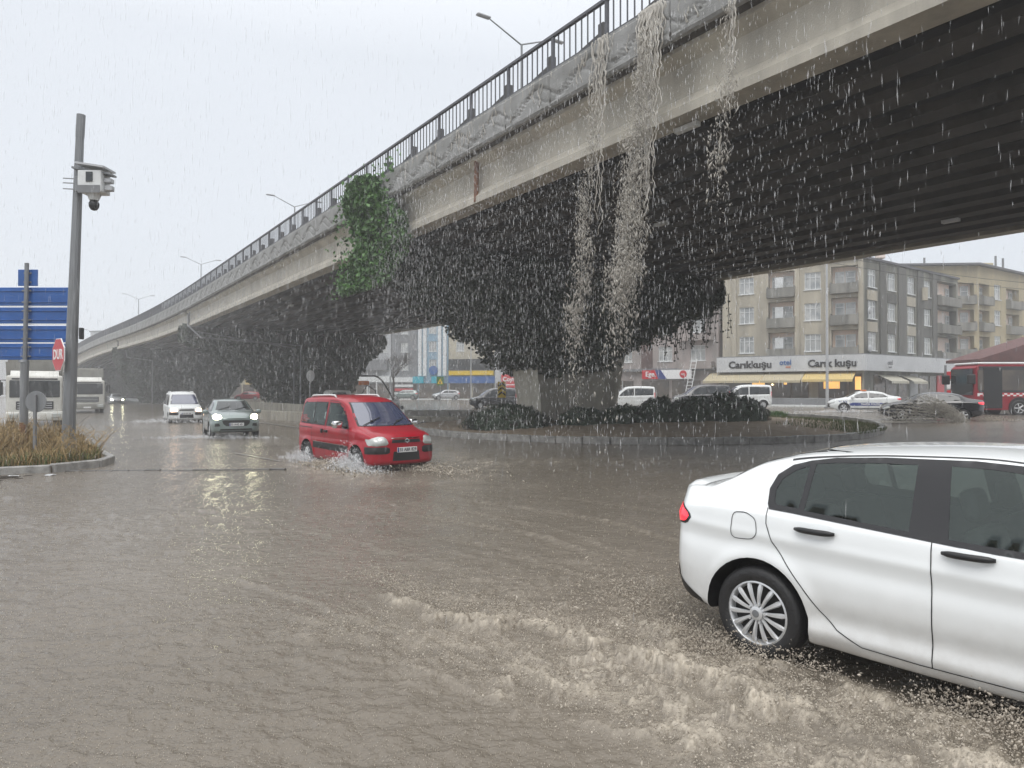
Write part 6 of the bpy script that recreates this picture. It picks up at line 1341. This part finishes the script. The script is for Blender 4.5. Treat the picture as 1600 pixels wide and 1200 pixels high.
# --- the city bus
M['bus_red'] = mat('bus_red', (.26, .008, .02), .4)
def city_bus():
    o = empty('city_bus', (34.0, 44.0, gz(28, 43)-.05), heading(-1, .03), label='red city bus with white chequered stripe at the right edge of the street', cat='bus')
    b = MB(); prof = [(-6, .35), (-6, 2.95), (-5.85, 3.1), (5.7, 3.1), (5.93, 2.9), (6.02, 1.2), (6, .35)]
    b.prism([(x, z) for x, z in prof if 1], -1.25, 1.25, 'xz'); b.build('body', M['bus_red'], o); MB().rbox(-5.95, 5.8, -1.22, 1.22, 3.102, 3.24, .05, 1).build('roof', M['white_plain'], o)
    for s in (-1, 1):
        y0, y1 = (1.252, 1.275) if s > 0 else (-1.275, -1.252)
        MB().box(-5.9, 5.75, y0, y1, 1.42, 2.98).build('window_band', M['glass_dark'], o); q = MB().box(-5.9, 5.85, y0, y1, 1.18, 1.36).build('chequered_band', M['white_sign'], o); b = MB()
        for k in range(64):
            for r_ in range(2):
                if (k+r_) % 2: b.box(-5.8+k*.18, -5.62+k*.18, y0 if s < 0 else y1+.002, y0-.004 if s < 0 else y1+.006, 1.18+.09*r_, 1.27+.09*r_)
        b.build('checks', M['red_sign'], q)
        for k in range(8): x = -5.4+k*1.42; MB().box(x, x+1.3, y0 if s < 0 else y1+.001, (y0-.01) if s < 0 else y1+.012, 1.55, 2.75).build('side_window', M['glass_thru' if 0 else 'shop_dark'], o)
        MB().box(4.4, 5.5, (y1+.013) if s > 0 else y0-.03, (y1+.03) if s > 0 else y0-.013, .45, 2.9).build('door', M['gloss_black'], o)
    MB().box(6.02, 6.06, -1.1, 1.1, 1.25, 2.85).build('windscreen', M['glass_dark'], o); MB().rbox(5.95, 6.12, -1.2, 1.2, .3, .8, .05, 1).build('bumper', M['red_sign'], o)
    for s in (-1, 1): MB().rbox(6.0, 6.5, s*1.32-.08, s*1.32+.08, 1.9, 2.5, .05, 1).build('wing_mirror', M['black'], o)
    for x in (3.4, -2.6):
        for s in (-1, 1): MB().lathe([(.0, 0), (.62, 0), (.62, .02), (.0, .02)], 28, 'y', (x, s*1.27, .5)).build('wheel_arch', M['black'], o)
    t = tyre_mesh(.5, .3, .3); rm = rim_mesh('five', .3, .3)
    for x in (3.4, -2.6):
        for s in (-1, 1):
            mx = Matrix.Translation((x, s*1.17, .46)) @ Matrix.Rotation(0 if s > 0 else math.pi, 4, 'Z'); w_ = link('wheel', t, o, mx); link('rim', rm, w_)
city_bus()
# --- trucks on the left
def truck(name, label, loc, ang, body, sc=1.):
    o = empty(name, loc, ang, label=label, cat='truck'); o.scale = (sc, sc, sc)
    MB().rbox(1.9, 3.7, -1.22, 1.22, .75, 2.75, .12, 3).build('cab', M['truck_white'], o, True, auto=35); MB().prism([(1.95, 2.75), (3.3, 2.75), (2.7, 3.0), (2.0, 3.02)], -1.05, 1.05, 'xz').build('air_deflector', M['truck_white'], o)
    MB().rbox(3.66, 3.74, -1.08, 1.08, 1.62, 2.50, .03, 2).build('windscreen', M['glass_dark'], o); MB().rbox(3.68, 3.75, -.8, .8, 1.0, 1.42, .02, 1).build('grille', M['black'], o)
    for k in range(3): MB().box(3.755, 3.775, -.74, .74, 1.06+.12*k, 1.10+.12*k).build('grille_bar', M['steel_light'], o)
    MB().rbox(3.5, 3.86, -1.24, 1.24, .42, .88, .06, 2).build('bumper', M['canvas'] if body == 'box' else M['truck_white'], o, True)
    MB().rbox(3.3, 3.72, -1.0, 1.0, 2.52, 2.62, .03, 1).build('sun_visor', M['black'], o)
    for s in (-1, 1):
        MB().rbox(3.78, 3.90, s*.92-.2, s*.92+.2, .55, .80, .04, 2).build('headlamp', M['lamp_clear'], o); MB().box(2.5, 3.4, s*1.222-.008, s*1.222+.008, 1.65, 2.45).build('side_window', M['glass_dark'], o)
        q = MB().tube([(3.4, s*1.2, 2.5), (3.7, s*1.45, 2.5), (3.7, s*1.45, 1.7)], .03, 6).build('mirror_arm', M['black'], o); MB().rbox(3.62, 3.76, s*1.47-.13, s*1.47+.13, 1.75, 2.4, .04, 2).build('mirror', M['black'], q)
    MB().box(-3.8, 3.4, -.45, .45, .6, .85).build('chassis', M['black'], o)
    if body == 'dump': MB().prism([(-1.15, 1.0), (1.15, 1.0), (1.30, 3.5), (-1.30, 3.5)], -3.8, 1.6, 'yz').build('tipper_body', M['canvas'], o); MB().prism([(1.65, 2.9), (1.75, 3.7), (1.0, 3.75), (.9, 2.9)], -1.2, 1.2, 'xz').build('tipper_shield', M['canvas'], o)
    else: MB().rbox(-4, 1.7, -1.27, 1.27, 1.0, 3.75, .05, 1).build('cargo_box', M['canvas'], o)
    MB().rbox(3.74, 3.87, -.26, .26, .5, .62, .01, 1).build('number_plate', M['plate'], o); t = tyre_mesh(.5, .3, .3); rm = rim_mesh('five', .3, .3)
    for x in (2.9, -1.6, -2.8):
        for s in (-1, 1): w_ = link('wheel', t, o, Matrix.Translation((x, s*1.05, .5)) @ Matrix.Rotation(0 if s > 0 else math.pi, 4, 'Z')); link('rim', rm, w_)
truck('tipper_truck', 'dirty white tipper truck parked behind the blue sign boards', (-26.6, 39.6, -.15), heading(.56, -.83), 'dump', 1.0)
truck('box_truck', 'white cab truck with tall grey box body just right of the camera pole', (-36.2, 60.2, -.1), heading(.5545, -.832), 'box', 1.0)
# recovery truck with curved boom behind the red van roof
o = empty('recovery_truck', (-10.4, 50, gz(-10, 50)-.1), heading(-.9, -.4), label='small white recovery vehicle with curved black boom behind the red van roof', cat='truck')
MB().rbox(-2.6, 1.0, -.9, .9, .6, .85, .05, 1).build('flatbed', M['steel'], o); MB().rbox(1.05, 2.7, -.95, .95, .45, 1.95, .25, 3).build('cab', M['truck_white'], o, True); MB().prism([(1.35, 1.35), (2.55, 1.35), (2.3, 1.8), (1.4, 1.8)], -.96, .96, 'xz').build('side_window', M['glass_dark'], o)
MB().tube([(-2.2+.12*k, .3, .85+2.1*math.sin(min(1, k/14)*1.65)) for k in range(22)], .06, 7).build('boom', M['black'], o); MB().tube([(-1.0, -.4, .85), (-.9, -.4, 1.9), (-.3, -.4, 2.3), (.2, -.4, 1.5)], .045, 6).build('boom', M['black'], o); MB().rbox(-.25, .45, .15, .45, 2.3, 2.6, .06, 2).build('beacon', M['orange'], o)
MB().rbox(-2.4, .6, -.8, .8, .86, 1.25, .15, 2).build('load', M['white_plain'], o, True)
wheels_on(o, (-1.6, 1.8), .95, 'steel', .36, .22, .2)
low_car('hatchback', 'tiny dark red car seen in the gap between the second and third piers', g(-44, 118, .1), heading(-.9, -.3), M['red_paint'], 'hatch')
# ---------------------------------------------------------------- camera pole
cpz = .12; cp = empty('camera_pole', (-11.62, 18.6, cpz), label='tall tapering grey steel pole with white camera housing on the left verge', cat='pole')
b = MB(); b.tube([(0, 0, -.1), (.09, 0, 3.), (.19, 0, 6), (.27, 0, 8.35)], [.165, .14, .115, .098], 12); b.build('mast', M['steel'], cp)
MB().tube([(.27, 0, 8.35), (.30, 0, 8.95)], [.105, .105], 12).build('top_sleeve', M['steel'], cp); MB().lathe([(.30, 0), (.30, .03), (.17, .04)], 12).build('base_plate', M['steel'], cp)
MB().rbox(.30, .38, -.06, .06, 3.05, 3.35, .01, 1).build('clamp', M['black'], cp)
# camera unit hung on the mast, about 7 m up
cu = empty('traffic_camera', (-10.88, 18.45, 7.2), label='white boxed traffic camera with small hood and dark dome, clamped to the tall pole', cat='camera'); cu.scale = (.80, .80, .85)
MB().rbox(-.38, .38, -.28, .28, -.30, .36, .03, 2).build('housing', M['white_plain'], cu); MB().prism([(-.42, .54), (-.42, .60), (.50, .47), (.50, .41)], -.36, .36, 'xz').build('sun_shield', M['steel_light'], cu); MB().prism([(-.62, .44), (-.62, .50), (.62, .30), (.62, .24)], -.2, .2, 'xz').build('bracket_bar', M['steel'], cu)
MB().rbox(.36, .6, -.12, .12, .02, .16, .02, 1).build('side_arm', M['steel_light'], cu); MB().rbox(.38, .62, -.1, .1, -.22, -.06, .02, 1).build('side_arm', M['steel_light'], cu); MB().rbox(-.36, .36, -.30, -.283, -.34, -.10, .005, 1).build('lower_panel', M['grey_wall'], cu)
MB().rbox(-.1, .12, -.31, -.285, .0, .3, .01, 1).build('lens_window', M['glass_dark'], cu); MB().tube([(0, 0, -.3), (0, 0, -.5)], [.22, .14], 12).build('dome_mount', M['white_plain'], cu)
MB().lathe([(0, -.82), (.09, -.79), (.15, -.7), (.16, -.6), (.11, -.5), (0, -.48)], 16).build('dome', M['black'], cu, True)
for z in (-.18, 0., .14):
    MB().tube([(-.98, -.05, z+.03), (-.36, -.05, z)], .018, 5).build('clamp_rod', M['steel'], cu)
MB().rbox(-.6, -.36, -.1, .1, -.25, .22, .02, 1).build('clamp_plate', M['steel'], cu)
# stop sign reading DUR, fixed to the mast, turned away
ds = empty('stop_sign', (-11.72, 18.36, 2.75), label='red octagonal sign reading DUR fixed to the tall grey pole', cat='road sign'); ra_ = Matrix.Rotation(R(-40), 4, 'Z')
octp = [(.42*math.cos(R(22.5+45*k))/math.cos(R(22.5)), .42*math.sin(R(22.5+45*k))/math.cos(R(22.5))) for k in range(8)]
MB().prism(octp, -.012, .012, 'xz').build('plate', M['white_sign'], ds, mx=ra_); MB().prism([(x*.955, z*.955) for x, z in octp], -.018, -.0135, 'xz').build('face', M['red_sign'], ds, mx=ra_)
lettering('DUR', .36, M['white_sign'], ds, ra_ @ on(Matrix.Identity(4), 0, -.022, 0), ext=.003, bold=.008, sx=.92); MB().rbox(-.2, .2, .013, .06, -.04, .04, .005, 1).build('bracket', M['steel'], ds, mx=ra_)
# blue direction boards seen from behind
bs = empty('direction_sign', (-13.75, 20, .12), label='stack of blue direction boards seen from behind on a grey post', cat='road sign')
MB().tube([(0, 0, 0), (.03, 0, 2.55)], .105, 12).build('lower_post', M['steel'], bs); MB().tube([(0, 0, .0), (.005, 0, .8)], .108, 12).build('rust_sleeve', M['rust'], bs)
MB().tube([(.03, 0, 2.5), (.07, 0, 5.3)], .055, 10).build('upper_post', M['steel'], bs); MB().lathe([(.14, 2.5), (.12, 2.56), (.055, 2.58)], 12).build('collar', M['steel'], bs)
zt = lambda y: 1.83+(610-y)*20/1110-.12
for i, (y0, y1) in enumerate(((448, 477), (479.5, 505), (508.5, 534.5), (536.5, 562))):
    z0, z1 = zt(y1), zt(y0); q = MB().rbox(-1.17, 1.2, .10, .125, z0, z1, .01, 1).build('board', M['blue_sign'], bs)
    for z in (z0+.1, z1-.1): MB().rbox(-1.1, 1.12, .075, .098, z-.012, z+.012, .004, 1).build('stiffener', M['blue_sign'], q); MB().rbox(-.1, .16, .04, .074, z-.02, z+.02, .004, 1).build('bracket', M['steel'], q)
    if i < 3: MB().box(-1.16, 1.19, .108, .118, z0-.035, z0-.012).build('white_edge', M['white_sign'], q)
q = MB().rbox(-.24, .33, .08, .10, zt(446), zt(420), .01, 1).build('small_board', M['blue_sign'], bs)
for z in (zt(426), zt(440)): MB().rbox(-.06, .16, .05, .078, z-.02, z+.02, .004, 1).build('bracket', M['steel'], q)
# round sign from behind
rs = empty('round_sign', (-12.15, 18.1, .12), label='round grey back of a small road sign on a dark post in the dry grass', cat='road sign')
MB().lathe([(0, -.008), (.27, -.008), (.275, 0), (.27, .008), (0, .008)], 28, 'y', (0, .04, 1.42)).build('disc', M['steel'], rs); MB().rbox(-.035, .035, -.03, .03, -.05, 1.6, .005, 1).build('post', M['grey_wall'], rs)
# signs under and beyond the viaduct
s1 = empty('road_sign', (-12.8, 45, 0), R(64), label='round road sign seen almost edge on, on a post under the viaduct', cat='road sign')
MB().lathe([(0, -.012), (.36, -.012), (.36, .012), (0, .012)], 24, 'y', (0, -.05, 2.75)).build('disc', M['white_sign'], s1); MB().tube([(0, 0, -.1), (0, 0, 3.15)], .04, 8).build('post', M['steel'], s1)
s2 = empty('pedestrian_sign', (-8.7, 86, .3), label='yellow and green pedestrian warning sign on a post before the blue block', cat='road sign')
MB().rbox(-.42, .42, -.02, .02, 2.1, 3.2, .04, 1).build('plate', M['leaf_lit'], s2); MB().prism([(-.34, 2.3), (.34, 2.3), (0, 3.0)], -.045, -.022, 'xz').build('triangle', M['yellow_sign'], s2); MB().prism([(-.09, 2.38), (.09, 2.38), (.04, 2.6), (0, 2.8), (-.05, 2.6)], -.06, -.047, 'xz').build('figure', M['ink'], s2); MB().tube([(0, .04, -.1), (0, .04, 3.)], .05, 8).build('post', M['steel'], s2)
s3 = empty('chevron_sign', (-.5, 34.8, mound_z(-.5, 34.8)), label='small yellow sign with black chevrons left of the ivy pier shaft', cat='road sign')
q = MB().rbox(-.2, .2, -.012, .012, 1.0, 1.78, .01, 1).build('plate', M['yellow_sign'], s3)
for k in range(3): z = 1.08+.22*k; MB().prism([(-.18, z), (0, z+.14), (.18, z), (.18, z+.09), (0, z+.23), (-.18, z+.09)], -.02, -.0135, 'xz').build('chevron', M['ink'], q)
MB().tube([(0, .03, -.1), (0, .03, 1.7)], .03, 8).build('post', M['steel'], s3)
# street poles
def pole(x, y, h, lb, r=.11, top=True):
    o = empty('street_pole', (x, y, gz(x, y)), label=lb, cat='pole'); MB().tube([(0, 0, -.1), (0, 0, h)], [r, r*.6], 10).build('mast', M['steel_light'], o); MB().lathe([(.25, 0), (.25, .1), (r, .14)], 10).build('base', M['steel'], o)
    MB().tube([(0, 0, h-.1), (-1.5, -.6, h+.35)], .05, 6).build('arm', M['steel_light'], o)
pole(26.4, 59.5, 12.5, 'tall light grey pole standing in front of the hotel sign and awnings', .13)
pole(8.6, 106-8, 9, 'slim grey pole beyond the hedge near the pink apartments', .1); pole(-5.2, 90, 8, 'thin grey pole in front of the yellow and blue shop fronts', .08)
# overhead wires beyond the viaduct
b = MB()
for k, (z0, z1) in enumerate(((13.2, 12.6), (12.6, 12.))): pts = [Vector((26.4, 59.5, z0)).lerp(Vector((72, 70, z1)), i/14)-Vector((0, 0, 1.4*math.sin(math.pi*i/14))) for i in range(15)]; b.tube(pts, .02, 4)
b.build('overhead_wire', M['black'], label='thin dark wires sagging across the sky right of the hotel', cat='wire')
# kerbside grey block behind the median (far parapet)
# ---------------------------------------------------------------- rain, falls and splashes
def stuff(name, me, **k): return link(name, me, kind='stuff', **k)
def streak_mesh(name, P, D, L, W, m, seed=2):
    r = np.random.default_rng(seed); n = len(P); P = np.asarray(P, float); D = np.asarray(D, float); D /= np.linalg.norm(D, axis=1)[:, None]+1e-9
    L = np.broadcast_to(L, n)[:, None]; W = np.broadcast_to(W, n)[:, None]; u = np.cross(D, r.normal(0, 1, (n, 3))); u /= np.linalg.norm(u, axis=1)[:, None]+1e-9; v = np.cross(D, u)
    V = np.stack([P+D*L*.5, P+u*W*.5, P+v*W*.5, P-u*W*.5, P-v*W*.5, P-D*L*.5], 1).reshape(-1, 3)
    base = np.array([[0,1,2],[0,2,3],[0,3,4],[0,4,1],[5,2,1],[5,3,2],[5,4,3],[5,1,4]]); return npmesh(name, V, (base[None]+np.arange(n)[:, None, None]*6).reshape(-1, 3), m, smooth=True)
r = np.random.default_rng(11)
def pplane(X, Y): return NX*X+NY*Y
# rain in the open air on the near side of the viaduct
n = 7500; d = 4.2+34*r.random(n)**.85; a = r.uniform(-.80, .80, n); X = a*d; Y = d; Z = r.uniform(0, 1, n)*(2.2+d*.60)
ok = (pplane(X, Y) < PF-.15); X, Y, Z, d = X[ok], Y[ok], Z[ok], d[ok]
stuff('rain', drop_mesh('rain', np.stack([X, Y, Z], 1), r.uniform(.05, .26, len(X))*(.5+d/22), r.uniform(.0025, .0055, len(X))*(.6+d/18), M['drop'], (.02, 0), 3))
# drips falling off the deck edge all along the fascia, thick between the climber and the falls
def curtain(t0, t1, n, z0, z1, m, seed, wd=(.010, .022), ln=(.03, .12), dp=.35, pp=None, pw=.8):
    q = np.random.default_rng(seed); t = q.uniform(t0, t1, n)
    if pp is not None: t = t0+(t1-t0)*q.beta(*pp, n)
    z = z0+(z1-z0)*q.random(n)**pw; p = PF-.12-np.abs(q.normal(0, dp, n))*(.25+.75*np.clip((z1-z)/(z1-z0), 0, 1))
    P = np.stack([p*NX+t*DX, p*NY+t*DY, z], 1); big = np.clip(q.lognormal(0, .45, n), .5, 2.6)
    return drop_mesh('fall', P, q.uniform(*ln, n)*big, q.uniform(*wd, n)*big, m, (.0, 0), seed)
me1 = curtain(5.5, 25, 26000, .1, 9.2, M['drop'], 21, (.005, .012), (.03, .10), pp=(1.5, 1.2)); me1.name = 'dripping_water'; stuff('dripping_water', me1)
me2 = curtain(20, 68, 9000, .1, 9.1, M['drop'], 22, (.008, .016), (.08, .22)); me2.name = 'dripping_water'; stuff('dripping_water', me2)
me3 = curtain(64, 140, 2600, .1, 8.8, M['drop'], 23, (.012, .022), (.12, .4)); me3.name = 'dripping_water'; stuff('dripping_water', me3)
me4 = curtain(-6, 7, 1100, .3, 9.1, M['drop'], 24, (.006, .012), (.05, .16)); me4.name = 'dripping_water'; stuff('dripping_water', me4)
# muddy falls: ropes of water over the fascia that break into clots lower down
def fall(label, tc, w_, zb, nrope, nclot, seed, shift=0., cat='waterfall', top=9.66):
    q = np.random.default_rng(seed); o = empty('water_fall', BP(PF-.2, tc, top), label=label, cat=cat, group='muddy falls pouring off the viaduct deck'); off = Matrix.Translation(-BP(PF-.2, tc, top))
    b = MB()
    for i in range(nrope):
        t = tc+q.normal(0, w_*.55); zz = top+.05; L = q.uniform(.5, 1.4)+q.random()**2*(top-zb)*.55; pts = []; rr = []; k = 0; x = t; ph = q.uniform(0, 6)
        nseg = int(L/.07)
        for k in range(nseg):
            f = k/max(1, nseg-1); pts.append(BP(PF-.05-.16*f-.05*math.sin(ph+k*.5)*f, x+.035*math.sin(ph+k*.7)+.02*math.sin(k*1.9), zz-L*f+.02*math.sin(k))); rr.append((.012+.013*math.sin(k*1.3+ph)**2)*(1-.6*f)*q.uniform(.8, 1.3))
        if len(pts) > 2: b.tube(pts, rr, 6)
    b.build('water_rope', M['mudfall'], o, True, mx=off, kind='stuff')
    # clots on a few wandering strands, bunching as they fall
    ns = max(2, int(nrope/7)); s0 = q.normal(0, w_*.42, ns); si = q.integers(0, ns, nclot); f = q.random(nclot)**.62; f = np.where(f > .82, .82+q.exponential(.10, nclot), f); z = top-.4-(top-.4-zb)*f
    t = tc+s0[si]*(1+.3*f)+.10*np.sin(z*2.3+si)+.05*np.sin(z*7+si*2)+q.normal(0, .018+.075*f, nclot)+shift*f
    p = PF-.15-.25*f+q.normal(0, .07+.1*f, nclot); P = np.stack([p*NX+t*DX, p*NY+t*DY, z], 1)
    big = np.clip(q.lognormal(0, .5, nclot), .4, 2.6)*(.8+.4*f)
    D = np.stack([q.normal(0, .45, nclot), q.normal(0, .45, nclot), np.ones(nclot)], 1)
    link('water_clots', streak_mesh('water_clots', P, D, q.uniform(.03, .11, nclot)*big*(1.25-.6*f), q.uniform(.007, .017, nclot)*big, M['mudfall'], seed), o, off, kind='stuff')
fall('widest brown fall of muddy water pouring from the deck left of the strip light', 10.5, .32, 3.3, 54, 8500, 31, .55)
fall('narrower brown fall of muddy water just left of the widest one', 12.0, .17, 2.5, 14, 3200, 32, .5)
fall('thin broken fall of water near the strip light, right of the widest one', 8.35, .12, 5.4, 9, 800, 33, .1)
# water washing over the fascia between the falls
b = MB(); q = np.random.default_rng(40)
for i in range(80):
    t = q.uniform(8, 23); 
    pts = [BP(PF-.05, t+.05*math.sin(k*1.1+i), 9.62-.085*k) for k in range(int(q.uniform(3, 10)))]
    if len(pts) > 2: b.tube(pts, [.010+.008*math.sin(k+i)**2 for k in range(len(pts))], 5)
b.build('wash_over', M['mudfall'], smooth=True, kind='stuff')
# splashes where drops hit the flood
n = 22000; Y = 1/r.uniform(1/32., 1/2.6, n); X = r.uniform(-.78, .78, n)*Y; ok = (pplane(X, Y) < PF) & (np.hypot(X-IC[0], Y-IC[1]) > IR+.1); X, Y = X[ok], Y[ok]
stuff('rain_splash', drop_mesh('rain_splash', np.stack([X, Y, r.uniform(.005, .035, len(X))], 1), r.uniform(.006, .018, len(X))*(.7+Y/12), r.uniform(.003, .006, len(X))*(.7+Y/14), M['mud_drop'], (0, 0), 5))
def car_frame(s, q_): return 1.76+s*.665-.747*q_, 4.93-s*.747-.665*q_
def spray(n, fs, fq, fz, vel, L, W, m, seed, name='spray'):
    q = np.random.default_rng(seed); s = fs(q, n); qq = fq(q, n, s); X, Y = car_frame(s, qq); z = fz(q, n, s, qq); D = vel(q, n); big = np.clip(q.lognormal(0, .5, n), .35, 3)
    stuff(name, streak_mesh(name, np.stack([X, Y, z], 1), D, q.uniform(*L, n)*big, q.uniform(*W, n)*big, m, seed))
rv = lambda q, n: np.stack([q.normal(.2, .6, n), q.normal(-.1, .6, n), q.normal(.3, .6, n)], 1)
# churned drops on the crest lines beside the white car
spray(9000, lambda q, n: q.uniform(-3.6, 2.8, n), lambda q, n, s: .62+.16*np.clip(-s, 0, 4)+.10*np.sin(s*2.1)+q.normal(0, .11, n), lambda q, n, s, k: .05+np.abs(q.normal(0, .065, n))*(1+.5*(s > -1)), rv, (.005, .015), (.003, .007), M['mud_drop'], 51)
spray(8000, lambda q, n: q.uniform(-2.6, 2.8, n), lambda q, n, s: 1.35+.25*np.clip(-s, 0, 4)+.12*np.sin(s*1.7+1)+q.normal(0, .22, n), lambda q, n, s, k: .03+np.abs(q.normal(0, .05, n)), rv, (.005, .014), (.003, .006), M['mud_drop'], 52)
spray(11000, lambda q, n: q.uniform(-3.4, 3., n), lambda q, n, s: q.uniform(0, 1, n)**.8*(1.6+.3*np.clip(-s, 0, 4)), lambda q, n, s, k: .01+np.abs(q.normal(0, .035, n)), rv, (.004, .012), (.0025, .0055), M['mud_drop'], 53)
# thrown up along the sill to the front wheel
spray(16000, lambda q, n: .9+2.1*q.random(n)**.6, lambda q, n, s: .02+np.abs(q.normal(.12, .20, n)), lambda q, n, s, k: .03+np.abs(q.normal(0, .12, n))*np.clip((s-.3)/1.6, .15, 1.2), lambda q, n: np.stack([q.normal(-.2, .5, n), q.normal(-.6, .5, n), q.normal(.5, .4, n)], 1), (.007, .022), (.004, .009), M['mud_drop'], 54)
spray(3500, lambda q, n: q.normal(-.15, .35, n), lambda q, n, s: .03+np.abs(q.normal(.0, .16, n)), lambda q, n, s, k: .02+np.abs(q.normal(0, .07, n)), rv, (.006, .018), (.003, .008), M['mud_drop'], 55)
spray(3500, lambda q, n: q.normal(-1.2, .5, n), lambda q, n, s: q.normal(-.35, .4, n), lambda q, n, s, k: .02+np.abs(q.normal(0, .10, n)), rv, (.008, .03), (.003, .007), M['mud_drop'], 56)
# small crowns round the red van
def burst(cx, cy, n, sx, sy, h, ang, W, seed, m='drop', name='spray', fan=None):
    q = np.random.default_rng(seed); a = q.normal(0, sx, n); b_ = q.normal(0, sy, n); ca, sa = math.cos(ang), math.sin(ang); X = cx+a*ca-b_*sa; Y = cy+a*sa+b_*ca; z = gz(cx, cy)+.02+np.abs(q.normal(0, h, n))*np.exp(-(a/sx/1.6)**2)
    D = np.stack([q.normal(-.3, .6, n), q.normal(-.2, .6, n), q.normal(.7, .4, n)], 1); big = np.clip(q.lognormal(0, .45, n), .4, 2.5)
    stuff(name, streak_mesh(name, np.stack([X, Y, z], 1), D, q.uniform(W*1.2, W*3.2, n)*big, q.uniform(W*.6, W, n)*big, M[m], seed))
fw = rc+Vector((.64, -.768, 0))*1.3+Vector((-.768, -.64, 0))*.85; rw = rc+Vector((-.64, .768, 0))*1.4+Vector((-.768, -.64, 0))*.9
burst(fw.x-.05, fw.y, 4200, .42, .22, .22, ra, .022, 61); burst(fw.x-.5, fw.y+.5, 2600, .7, .25, .10, ra, .02, 62, 'mud_drop'); burst(rw.x, rw.y, 2200, .45, .2, .17, ra, .02, 63); burst(rc.x+1.6, rc.y-1.2, 1600, .9, .35, .06, ra, .02, 64, 'mud_drop')
burst(-11.3, 26.9, 1500, 1.1, .3, .09, 0, .03, 65); burst(-19, 40, 1200, 1.4, .5, .16, 0, .04, 66)
# the black car's wave: a fan of streaks thrown forward and outward
q = np.random.default_rng(71); n = 5200; u = q.random(n)**.5; th = (q.integers(0, 11, n)/11+q.normal(0, .018, n)).clip(.02, 1)**.85*1.15; rad = 3.5*u*(.55+.45*q.random(n))
ox, oy = 21.7, 33.9; ex = -rad*np.cos(th)*1.45; z = rad*np.sin(th)*.62-.045*rad**2
X = ox+ex; Y = oy-.25-.35*u+q.normal(0, .18, n)+.12*ex*-.3; z = np.maximum(z, .02)+gz(20, 34)
D = np.stack([-np.cos(th), np.full(n, -.2), np.sin(th)*.8-.35*u], 1)+q.normal(0, .12, (n, 3))
stuff('spray', streak_mesh('spray', np.stack([X, Y, z], 1), D, q.uniform(.05, .22, n), q.uniform(.016, .032, n), M['mudfall'], 71))
burst(23.0, 34.4, 900, .7, .3, .12, 0, .02, 72, 'mud_drop'); burst(22, 47.3, 1000, 1.6, .3, .1, 0, .04, 73)

# ---------------------------------------------------------------- rain haze
hz = MB().box(-620, 620, -620, 620, -1.4, 24).mesh('haze', M['black']); hz.materials.clear()
hm = bpy.data.materials.new('rain_haze'); hm.use_nodes = True; hn = hm.node_tree; hn.nodes.clear(); ho = hn.nodes.new('ShaderNodeOutputMaterial'); hv = hn.nodes.new('ShaderNodeVolumePrincipled')
hv.inputs['Color'].default_value = (.97, .98, 1., 1); hv.inputs['Density'].default_value = .0024; hv.inputs['Anisotropy'].default_value = .1
hn.links.new(hv.outputs[0], ho.inputs['Volume']); hz.materials.append(hm); stuff('haze', hz)
